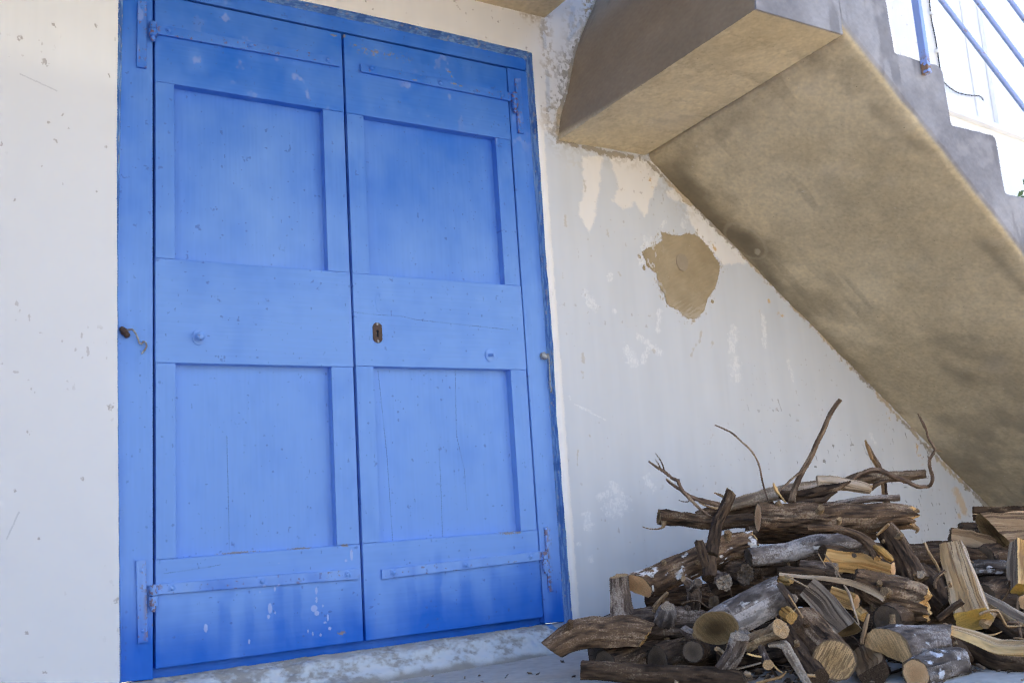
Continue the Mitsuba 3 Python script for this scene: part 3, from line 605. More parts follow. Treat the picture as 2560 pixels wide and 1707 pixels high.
hinge([(0.6966, 0.3625), (1.315, 0.3748), (1.313, 0.3443), (0.6953, 0.3326)], (1.3155, 0.312, 0.372), 0.346, [(1.3283, 0.4553), (1.3537, 0.4553), (1.3500, 0.2337), (1.3268, 0.2323)], [(0.7357, 0.3491), (0.999, 0.3523), (1.2596, 0.3584)], -1)

def oval(x, z, rx, rz, n=36): a = np.linspace(0, 2 * np.pi, n, endpoint=False); return np.c_[x + rx * np.cos(a), z + rz * np.sin(a)]
kn = numbered('double_door__knob')
part(kn, 'rose', prism_xz(oval(0.1314, 1.0985, 0.0185, 0.024), -0.0055, 0.0, 0.0012), 'blue_iron', 30)
part(kn, 'grip', cat(tube([(0.1314, -0.003, 1.0985), (0.1314, -0.022, 1.0985)], 0.0055, 12, 6), dome_y(0.1314, 1.0975, 0.0135, -0.026, 0.012)), 'blue_iron', 40)
kn = numbered('double_door__knob')
part(kn, 'rose', prism_xz(oval(1.1461, 1.0713, 0.016, 0.0225), -0.0055, 0.0, 0.0012), 'blue_iron', 30)
part(kn, 'grip', tube([(1.1461, -0.002, 1.0713), (1.151, -0.030, 1.069)], [0.0065, 0.0055], 12, 8), 'blue_iron', 40)
def stadium(x, z, w, h): return np.array(LineString([(x, z - h + w), (x, z + h - w)]).buffer(w, 12).exterior.coords)[:-1]
ke = numbered('double_door__keyhole_plate')
labels[ke] = {'label': 'dark rusty keyhole plate'}
slot = Polygon(stadium(0.7187, 1.1357, 0.0163, 0.0345)).difference(Polygon(oval(0.7187, 1.1405, 0.0048, 0.0048, 20)).union(Polygon([(0.7163, 1.1405), (0.7211, 1.1405), (0.7225, 1.1215), (0.7149, 1.1215)])))
pl = trimesh.creation.extrude_polygon(slot, 0.003, engine='earcut'); v = np.array(pl.vertices); pl.vertices = np.c_[v[:, 0], -0.0008 - v[:, 2], v[:, 1]]; pl.faces = pl.faces[:, ::-1]
part(ke, 'plate', pl, 'rusty_iron')
part(ke, 'slot', box(0.708, 0.730, -0.0011, -0.0006, 1.118, 1.147), 'gap_shade')  # black sheet standing in for the shade inside the keyhole
for z in (1.1645, 1.107): part(ke, 'nail', dome_y(0.7187, z, 0.0045, -0.0038, 0.002), 'worn_iron', True)
part('double_door', 'old_plate', cat(prism_xz(stadium(0.7344, 1.2398, 0.0168, 0.035), -0.0018, 0.0, 0.001), dome_y(0.7344, 1.2635, 0.0042, -0.0017, 0.0015), dome_y(0.7344, 1.2185, 0.0042, -0.0017, 0.0015)), 'blue_level', 30, label='keyhole cover painted over in blue')
def lump(x, y, z, r, seed):
    s = trimesh.creation.icosphere(3, 1.0); v = np.array(s.vertices)
    s.vertices = v * (r * (0.72 + 0.6 * meshkit.fbm(v * 1.9 + seed, 3, seed)))[:, None] + [x, y, z]; return s
hk = numbered('double_door__hook')
labels[hk] = {'label': 'iron hook hanging from the left jamb'}
part(hk, 'eye', cat(lump(-0.081, -0.006, 1.106, 0.0105, 1), lump(-0.075, -0.010, 1.096, 0.0085, 2), lump(-0.088, -0.006, 1.114, 0.007, 3)), 'rusty_iron', True)
part(hk, 'rod', tube([(-0.076, -0.014, 1.108), (-0.062, -0.018, 1.1115), (-0.055, -0.018, 1.104), (-0.046, -0.014, 1.088), (-0.0385, -0.010, 1.072), (-0.0345, -0.010, 1.0712), (-0.028, -0.010, 1.0785), (-0.0215, -0.010, 1.0735), (-0.0205, -0.010, 1.064), (-0.026, -0.010, 1.0525), (-0.035, -0.010, 1.0416)], 0.0026, 10, 60), 'worn_iron', True)
hk = numbered('double_door__hook')
labels[hk] = {'label': 'iron hook hanging from the right jamb'}
part(hk, 'eye', cat(lump(1.376, -0.008, 1.074, 0.014, 4), tube([(1.376, 0, 1.074), (1.386, -0.024, 1.076)], 0.005, 10, 6)), 'worn_iron', True)
part(hk, 'rod', tube([(1.386, -0.024, 1.079), (1.388, -0.022, 1.05), (1.388, -0.02, 1.0), (1.386, -0.02, 0.963), (1.390, -0.02, 0.954), (1.392, -0.02, 0.948), (1.385, -0.02, 0.936)], 0.0025, 10, 50), 'worn_iron', True)

# ================================================================== beyond the corner: the neighbour's sunlit house, cables, a shrub
nb = thing('neighbour_house', 'bright white house in the sun beyond the stair railing', 'house')
NN = np.array([0.10, -0.99, 0]); NN /= np.linalg.norm(NN); NT = np.array([-NN[1], NN[0], 0]); NQ = np.array([7.5, 1.2, 0])
def nbox(s0, s1, d0, d1, z0, z1):
    b = trimesh.creation.box(bounds=[[s0, d0, z0], [s1, d1, z1]])
    v = np.array(b.vertices); b.vertices = NQ + v[:, :1] * NT + v[:, 1:2] * -NN + v[:, 2:] * np.array([0, 0, 1]); return b
part(nb, 'wall', nbox(-3.0, 4.0, 0.0, 3.0, GZ - 0.1, 6.0), 'white_render')
part(nb, 'pilaster', nbox(-1.10, -1.0, -0.035, -0.004, 3.19, 6.0), 'white_render')
part(nb, 'pilaster', nbox(-1.36, -1.33, -0.012, -0.004, 3.19, 6.0), 'white_render')
lg = nbox(-3.0, 3.0, -0.05, -0.002, -0.02, 0.02); v = np.array(lg.vertices)
v[:, 2] += 3.165; lg.vertices = v
part(nb, 'coping', lg, 'white_render')

cb2 = thing('cable', 'thin dark cable sagging across the sunlit white house beyond the stair', 'cable')
def nbp(s_, d_, z_): return NQ + NT * s_ - NN * (-d_) + np.array([0, 0, z_])
part(cb2, 'wire', tube([nbp(-3.0, 0.02, 3.6), nbp(-1.95, 0.02, 3.43), nbp(-1.74, 0.02, 3.352), nbp(-1.65, 0.02, 3.34), nbp(-1.45, 0.02, 3.36), nbp(-1.30, 0.02, 3.385), nbp(-1.26, 0.02, 3.36)], 0.0042, 8, 50), 'cable_black', True)
cb = thing('cable', 'thin black cable running down the corner of the white wall behind the railing', 'cable')
part(cb, 'wire', tube([(4.02, YW - 0.008, 4.9), (4.012, YW - 0.008, 3.6), (4.02, YW - 0.008, 3.1), (4.012, YW - 0.008, 3.0), (4.024, YW - 0.008, 2.85), (4.022, YW - 0.008, 2.4), (4.02, YW - 0.008, 1.2)], 0.0032, 8, 60, 0.0), 'cable_black', True)
for z in (3.02, 2.80): part(cb, 'clip', box(4.008, 4.030, YW - 0.018, YW - 0.001, z - 0.008, z + 0.008), 'white_render')

op = thing('opposite_house', 'plain whitewashed house across the lane, facing the blue door', 'house')
part(op, 'wall', box(-9, 9, -13, -8.0, GZ - 0.1, 4.4), 'cream_render')

sh = thing('flowering_shrub', 'green shrub with red flowers peeping in at the right edge beyond the stair', 'shrub')
g = np.random.default_rng(12); SC = np.array([5.82, 0.35, 2.31]); lv, lf_, fv, ff = [], [], [], []
bsdf('shrub_leaf', {'type': 'twosided', 'nested': {'type': 'principled', 'base_color': proc(lambda p, n, uv: mix(mi.Color3f(.05, .10, .03), mi.Color3f(.11, .19, .06), noise(p.x * 15, p.y * 15, p.z * 15))), 'roughness': 0.5}})
bsdf('shrub_flower', principled((.45, .06, .05), 0.6, 0.3))
def leaf_quad(c, l, w, V, F):
    d = g.normal(size=3); d /= np.linalg.norm(d); e = np.cross(d, g.normal(size=3)); e /= np.linalg.norm(e); k = len(V) * 4
    V.append(np.array([c - d * l / 2, c + e * w / 2, c + d * l / 2, c - e * w / 2])); F.append([[k, k + 1, k + 2], [k, k + 2, k + 3]])
for i in range(1500):
    o = g.normal(size=3); o = o / np.linalg.norm(o) * g.random() ** .4 * np.array([.40, .40, .60]) + SC - np.array([0, 0, .35]); leaf_quad(o, 0.075, 0.035, lv, lf_)
for i in range(90):
    o = g.normal(size=3); o = o / np.linalg.norm(o) * g.uniform(.85, 1.0) * np.array([.40, .40, .60]) + SC - np.array([0, 0, .35]); leaf_quad(o, 0.05, 0.045, fv, ff)
part(sh, 'foliage', trimesh.Trimesh(np.vstack(lv), np.vstack(lf_), process=False), 'shrub_leaf', kind='stuff')
part(sh, 'flower', trimesh.Trimesh(np.vstack(fv), np.vstack(ff), process=False), 'shrub_flower', kind='stuff')
part(sh, 'stem', cat(*[tube([(SC[0] + dx * .1, SC[1], GZ - .05), (SC[0] + dx * .3, SC[1] + dy * .2, 1.0), (SC[0] + dx * .6, SC[1] + dy * .5, 2.2)], [.03, .018, .008], 8, 12) for dx, dy in ((0, 0), (.3, -.3), (-.3, .3))]), 'bark_brown', True)

# ================================================================== firewood materials (uv: metres round and along the log)
def bark(dark, mid, light, light_amt, fleck=None, fleck_amt=0.0, fu=150.0, fv=34.0, crack=0.55):
    def fn(p, n, uv):
        u, v = uv.x, uv.y
        a = fbm(u * fu, v * fv, 1.3, 3)
        b = fbm(u * 22, v * 13, 4.1, 3)
        g = fbm(u * 300, v * 300, 2.0, 2)
        c = mix(mi.Color3f(dark), mi.Color3f(mid), smoothstep(0.3, 0.62, a * 0.6 + b * 0.4))
        c = mix(c, mi.Color3f(light), smoothstep(1 - light_amt - 0.12, 1 - light_amt + 0.12, b * 0.62 + a * 0.38 + (g - 0.5) * 0.25))
        c = c * (0.82 + 0.36 * g)
        c = c * (1 - crack * smoothstep(0.62, 0.72, fbm(u * fu * 0.45, v * fv * 0.35, 9.0, 3)))
        if fleck is not None:
            k = smoothstep(1 - fleck_amt, 1 - fleck_amt + 0.10, fbm(u * 60 + 3, v * 36, 7.0, 4) * 0.7 + fbm(u * 9, v * 9, 2.0, 2) * 0.3)
            c = mix(c, mi.Color3f(fleck) * (0.85 + 0.3 * g), k)
        return c
    return fn
def bark_bump(fu=120.0, fv=12.0, amp=0.004):
    return lambda p, n, uv: fbm(uv.x * fu, uv.y * fv, 1.0, 3) * amp * 1.8 + fbm(uv.x * 300, uv.y * 200, 3.0, 2) * amp * 0.5
BK = {
    'bark_dark': (bark((.034, .021, .013), (.115, .070, .040), (.27, .185, .115), .30), (100, 26, .007)),
    'bark_brown': (bark((.058, .035, .020), (.215, .128, .070), (.42, .29, .18), .36), (95, 24, .007)),
    'bark_grey': (bark((.060, .040, .028), (.205, .145, .105), (.40, .325, .26), .38), (85, 26, .006)),
    'bark_pale': (bark((.11, .085, .07), (.30, .245, .205), (.50, .44, .395), .42, (.68, .63, .58), .32, 80, 40, .45), (60, 40, .003)),
    'bark_fungus': (bark((.055, .033, .020), (.225, .132, .072), (.38, .255, .15), .36, (.78, .73, .67), .405, 140, 28), (110, 22, .006)),
    'bark_silver': (bark((.06, .045, .037), (.20, .16, .13), (.45, .40, .365), .42, (.62, .61, .62), .38, 60, 14, .6), (60, 10, .007)),
    'bark_greyflake': (bark((.05, .037, .03), (.185, .145, .12), (.36, .31, .275), .36, (.55, .51, .47), .30, 90, 20), (80, 18, .005)),
    'bark_peeled': (bark((.17, .12, .08), (.38, .275, .18), (.54, .42, .30), .44, None, 0, 120, 8, .35), (110, 6, .002)),
    'bark_mottled': (bark((.065, .040, .025), (.235, .155, .092), (.50, .375, .24), .36, None, 0, 130, 30, .4), (90, 30, .003)),
    'bark_vine': (bark((.08, .05, .034), (.24, .155, .098), (.42, .30, .20), .36), (200, 30, .002)),
    'bark_tan': (bark((.13, .08, .042), (.36, .23, .12), (.54, .39, .23), .38), (120, 20, .004)),
}
for k, (fn, bp) in BK.items(): bsdf(k, principled(fn, 0.85, 0.25, bark_bump(*bp), 1.0, 1.2e-3))

def split_face(dark, mid, light, grey=0.0):
    def fn(p, n, uv):
        u, v = uv.x, uv.y
        w = u + 0.006 * (fbm(u * 20, v * 7, 5.0, 2) - 0.5) * 4
        a = fbm(w * 230, v * 5, 2.0, 3); b = fbm(w * 60, v * 3.5, 6.0, 3); g = fbm(u * 260, v * 60, 3.0, 2)
        c = mix(mi.Color3f(dark), mi.Color3f(mid), smoothstep(0.28, 0.58, a))
        c = mix(c, mi.Color3f(light), smoothstep(0.48, 0.70, b))
        c = mix(c, mi.Color3f(dark) * 0.5, smoothstep(0.66, 0.74, fbm(w * 140, v * 2.6, 9.0, 3)) * 0.7)
        c = mix(c, mi.Color3f(.16, .12, .085), smoothstep(0.60, 0.78, fbm(u * 18, v * 9, 8.0, 3)) * (0.35 + grey))
        return c * (0.86 + 0.28 * g)
    return fn
SF = {'split_tan': ((.27, .145, .06), (.47, .285, .125), (.58, .40, .22), 0.0), 'split_gold': ((.42, .21, .065), (.66, .385, .135), (.76, .51, .23), 0.0),
      'split_grey': ((.15, .11, .08), (.33, .25, .175), (.48, .385, .28), 0.2), 'split_weathered': ((.10, .07, .045), (.27, .195, .13), (.44, .34, .245), 0.3),
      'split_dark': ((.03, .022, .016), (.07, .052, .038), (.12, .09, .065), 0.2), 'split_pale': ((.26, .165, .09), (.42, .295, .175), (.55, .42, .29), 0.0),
      'split_brown': ((.12, .07, .036), (.28, .175, .09), (.43, .285, .16), 0.1), 'wood_rot': ((.19, .085, .022), (.50, .27, .07), (.66, .43, .17), 0.1)}
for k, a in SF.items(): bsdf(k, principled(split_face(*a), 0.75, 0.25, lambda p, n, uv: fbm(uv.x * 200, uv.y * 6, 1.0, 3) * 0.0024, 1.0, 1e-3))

def end_grain(core, outer, rim, saw=0.0):
    """Sawn end: uv is the place across the log in units of its radius."""
    def fn(p, n, uv):
        x, y = uv.x, uv.y
        cx, cy = dr.floor(x / 10 + 0.5) * 10, dr.floor(y / 10 + 0.5) * 10       # each end carries its own offset
        lx, ly = x - cx, y - cy
        w = fbm(x * 3, y * 3, 1.0, 3)
        r = dr.sqrt(lx * lx + ly * ly) + (w - 0.5) * 0.22
        ring = 0.5 + 0.5 * dr.sin(r * 62 + fbm(x * 2, y * 2, 5.0, 2) * 4)
        g = fbm(x * 28, y * 28, 3.0, 3)
        c = mix(mi.Color3f(core), mi.Color3f(outer), smoothstep(0.15, 0.85, r))
        c = c * (0.90 + 0.13 * ring) * (0.80 + 0.4 * g)
        if saw: c = c * (1 - saw * smoothstep(0.35, 0.65, fbm(lx * 26 + ly * 5, ly * 2.5, 4.0, 3)))
        ang = noise(dr.atan2(ly, lx + 1e-5) * 2.2 + cx, 3.0, 1.0)
        c = mix(c, mi.Color3f(core) * 0.35, smoothstep(0.90, 0.95, ang) * smoothstep(0.1, 0.3, r) * 0.6)
        return mix(c, mi.Color3f(rim), smoothstep(0.90, 0.97, r))
    return fn
EG = {'end_tan': ((.62, .345, .155), (.74, .45, .225), (.13, .085, .05), .08), 'end_olive': ((.085, .052, .022), (.25, .16, .07), (.30, .20, .10), .2), 'end_dark': ((.085, .062, .042), (.14, .10, .068), (.04, .03, .022), .1),
      'end_saw': ((.50, .31, .14), (.66, .43, .215), (.24, .165, .10), .30), 'end_gold': ((.70, .41, .085), (.76, .49, .14), (.58, .40, .18), .15), 'end_striped': ((.44, .265, .115), (.58, .365, .175), (.15, .10, .06), .55)}
for k, a in EG.items(): bsdf(k, principled(end_grain(*a), 0.8, 0.2, lambda p, n, uv: fbm(uv.x * 22, uv.y * 22, 1.0, 3) * 0.0014, 1.0, 1e-3))

bsdf('bark_litter', principled(lambda p, n, uv: mix(mi.Color3f(.05, .036, .026), mi.Color3f(.24, .17, .11), smoothstep(.4, .7, fbm(p.x * 40, p.y * 40, p.z * 40, 2))), 0.9, 0.2))
# ================================================================== firewood shapes
PILE_EYE = np.array([-0.9, -2.7, 0.6])       # the side the heap shows: a section's angle 0 points here
def clip_section(flats, n=44):
    """Runs of the unit section: [(material or None for bark, points)], counter-clockwise in angle."""
    ang = np.linspace(0, 2 * np.pi, n, endpoint=False); q = np.stack([np.cos(ang), np.sin(ang)], -1); tags = [None] * n
    poly = [(q[i], None) for i in range(n)]              # each vertex with the tag of the edge that leaves it
    for phi, h, mat in flats:
        d = np.array([math.cos(math.radians(phi)), math.sin(math.radians(phi))]); out = []
        for i in range(len(poly)):
            (a, t), (b, _) = poly[i], poly[(i + 1) % len(poly)]
            da, db = a @ d - h, b @ d - h
            if da <= 0: out.append((a, t))
            if da <= 0 < db: c = a + (b - a) * (-da / (db - da)); out[-1] = (a, t); out.append((c, mat))
            elif db <= 0 < da: c = a + (b - a) * (-da / (db - da)); out.append((c, t))
        poly = out
    start = next((i for i in range(len(poly)) if poly[i][1] != poly[i - 1][1]), 0)
    poly = poly[start:] + poly[:start]
    runs = []
    for i, (a, t) in enumerate(poly):
        if not runs or runs[-1][0] != t: runs.append([t, [a]])
        else: runs[-1][1].append(a)
    for k, r in enumerate(runs):
        r[1] = np.array(r[1] + [runs[(k + 1) % len(runs)][1][0]])
        if r[0] is not None:       # an even comb of points over a split face
            r[1] = r[1][0] + (r[1][-1] - r[1][0]) * np.linspace(0, 1, 13)[:, None]
    return runs

def build_log(key, segs, seed, named=True):
    """Sweeps each piece of a log: bark strips, split faces and end faces as parts of their own."""
    for si, (pts, rad, flats, e0, e1, bark_m, amp, kind) in enumerate(segs):
        sd = seed * 13 + si * 5
        pts = np.array(pts); rad = np.array(rad, float)
        length = np.linalg.norm(np.diff(pts, axis=0), axis=1).sum(); rm = rad.mean()
        thin = rm < 0.012
        m = int(np.clip(length / (0.006 if not thin else 0.008), 8, 90))
        q = spline(np.c_[pts, rad], m); P, R = q[:, :3], np.maximum(q[:, 3], 0.0008)
        # slight crooks so that nothing is ruler straight
        s = np.linspace(0, 1, m)
        t = frame_along(P)
        N = PILE_EYE - P; N -= t * (N * t).sum(1)[:, None]; N /= np.linalg.norm(N, axis=1, keepdims=True)
        N = (N + N.mean(0)); N -= t * (N * t).sum(1)[:, None]; N /= np.linalg.norm(N, axis=1, keepdims=True)
        B = np.cross(t, N)
        wig = rm * (0.16 if not thin else 0.5)
        P = P + N * (wig * 2 * (meshkit.fbm(np.c_[s * length * 9, s * 0 + sd, s * 0], 2, sd) - 0.5))[:, None] + B * (wig * 2 * (meshkit.fbm(np.c_[s * length * 9, s * 0, s * 0 + sd], 2, sd + 1) - 0.5))[:, None]
        runs = clip_section(flats, 44 if not thin else 12)
        offu, offv = (sd * 1.37) % 7.0, (sd * 2.91) % 11.0
        ell = rm * (s * length / rm)
        def radial(u2, a_mul=1.0):
            """Displaced position of the unit section points u2 (k, 2) along the whole log: (m, k, 3)."""
            th = np.arctan2(u2[:, 1], u2[:, 0])
            cyl = np.stack([np.cos(th)[None] * 1.6 + ell[:, None] * 0, np.sin(th)[None] * 1.6 + ell[:, None] * 0, (ell / rm * 0.55)[:, None] + th[None] * 0], -1)
            low = meshkit.fbm(cyl + sd * 3.1, 3, sd) - 0.5
            fine = meshkit.fbm(cyl * np.array([5.0, 5.0, 1.7]) + sd, 3, sd + 2) - 0.5
            k = 1 + amp * a_mul * (2.6 * low + 1.9 * fine)
            d = u2[None] * (R[:, None] * k)[..., None]
            return d
        def world(d, ax=None):
            w = P[:, None] + N[:, None] * d[..., :1] + B[:, None] * d[..., 1:]
            return w if ax is None else w + t[:, None] * ax[..., None]
        def slope(ax2, e, r):
            if not e: return np.zeros(len(ax2))
            _, phi, k, jag = e
            c = ax2 @ np.array([math.cos(math.radians(phi)), math.sin(math.radians(phi))])
            g = meshkit.fbm(np.c_[ax2 / r * 2.4, np.full(len(ax2), sd)], 3, sd + 7) - 0.5
            g2 = meshkit.noise(np.c_[ax2 / r * 7.0, np.full(len(ax2), sd)], sd + 8) - 0.5
            return k * c + jag * r * (2.4 * g + 1.1 * g2)
        rings = []
        for mat, u2 in runs:
            d = radial(u2)
            if mat is not None:      # a split face lies straight between its two bark edges, torn along the grain
                a, b = d[:, 0], d[:, -1]; f = np.linspace(0, 1, len(u2))
                d = a[:, None] * (1 - f)[None, :, None] + b[:, None] * f[None, :, None]
                nrm = np.array([b[:, 1] - a[:, 1], -(b[:, 0] - a[:, 0])]).T; nrm /= np.linalg.norm(nrm, axis=1, keepdims=True) + 1e-9
                z = meshkit.fbm(np.stack([f[None] * 5 + ell[:, None] * 0, ell[:, None] * 7 + f[None] * 0, np.full((m, len(f)), sd * 1.0)], -1), 3, sd + 3) - 0.5
                d = d + nrm[:, None] * (z * rm * 0.20 * np.sin(np.pi * f) ** 0.5)[..., None]
            # the last stretch before each end follows the cut
            ax = np.zeros(d.shape[:2])
            fall0 = np.clip(1 - ell / (rm * 1.2), 0, 1); fall1 = np.clip(1 - (length - ell) / (rm * 1.2), 0, 1)
            ax += fall0[:, None] * slope(d[0], e0, R[0])[None] + fall1[:, None] * slope(d[-1], e1, R[-1])[None]
            w = world(d, ax); k = w.shape[1]
            arc = np.r_[0, np.cumsum(np.linalg.norm(np.diff(u2, axis=0), axis=1))] * rm
            uv = np.stack(np.broadcast_arrays(arc[None] + offu, ell[:, None] + offv), -1)
            i = (np.arange(m - 1)[:, None] * k + np.arange(k - 1)).ravel()
            f = np.vstack([np.c_[i, i + 1, i + k + 1], np.c_[i, i + k + 1, i + k]])
            name = ('bark' if mat is None else 'split_face') if kind == 'log' else (kind if mat is None else kind + '_face')
            part(key, name if named else 'bark', trimesh.Trimesh(w.reshape(-1, 3), f, process=False), mat or bark_m, True, uv.reshape(-1, 2))
            rings.append((w, d))
        if si == 0 and kind == 'log' and rm > 0.026 and length > 0.16 and named:
            kg = np.random.default_rng(sd)
            for _ in range(kg.integers(1, 4)):      # stumps of trimmed side twigs
                row = int(kg.integers(m // 6, 5 * m // 6)); th = kg.uniform(-1.5, 1.5)
                if flats and any(math.cos(th - math.radians(ph)) > h - 0.1 for ph, h, _m in flats): continue
                dv = N[row] * math.cos(th) + B[row] * math.sin(th); kr = rm * kg.uniform(0.14, 0.28); kl = kg.uniform(0.15, 0.55) * rm
                o = P[row] + dv * R[row] * 0.80; lean = t[row] * kg.normal(0, 0.5) * kl
                kt = tube([o, o + dv * R[row] * 0.14 + lean * .3, o + dv * (R[row] * 0.20 + kl) + lean], [kr * 1.7, kr * 1.15, kr], 9, 7, 0.25, sd)
                part(key, 'knot', kt, bark_m if kg.random() < .5 else 'bark_tan', 50, None)
        for end, e, row in ((0, e0, 0), (1, e1, -1)):
            wr = np.vstack([w[row][:-1] for w, _ in rings]); dr_ = np.vstack([d[row][:-1] for _, d in rings]); r = R[row]
            cen2 = dr_.mean(0); nr = 5; V, UV = [], []
            for k in range(nr):
                f = 1 - k / nr
                d2 = cen2 + (dr_ - cen2) * f
                axo = slope(d2, e, r) if e else np.zeros(len(d2))
                base = P[row] + N[row] * d2[:, :1] + B[row] * d2[:, 1:] + t[row] * axo[:, None]
                V.append(wr if k == 0 else base); UV.append(d2 / r)
            axo = slope(cen2[None], e, r) if e else np.zeros(1)
            V.append((P[row] + N[row] * cen2[0] + B[row] * cen2[1] + t[row] * axo[0])[None]); UV.append(cen2[None] / r)
            V, UV = np.vstack(V), np.vstack(UV) + np.array([10.0 * (sd % 9), 10.0 * ((sd * 7 + end * 3) % 9)]); k = len(dr_); F = []
            for a in range(nr - 1):
                i = np.arange(k) + a * k; j = (np.arange(k) + 1) % k + a * k
                F += [np.c_[i, j, j + k], np.c_[i, j + k, i + k]]
            i = np.arange(k) + (nr - 1) * k; j = (np.arange(k) + 1) % k + (nr - 1) * k
            F.append(np.c_[i, j, np.full(k, nr * k)])
            F = np.vstack(F)
            if end == 0: F = F[:, ::-1]
            mat = e[0] if e else bark_m
            if thin or (kind != 'log' and not e): mat = mat if e else bark_m
            nm = 'cut_end' if kind == 'log' else kind + '_end'
            uvn = UV
            part(key, nm if (e and not thin) else nm, trimesh.Trimesh(V, F, process=False), mat, not (e and e[3] > 0.2), uvn)

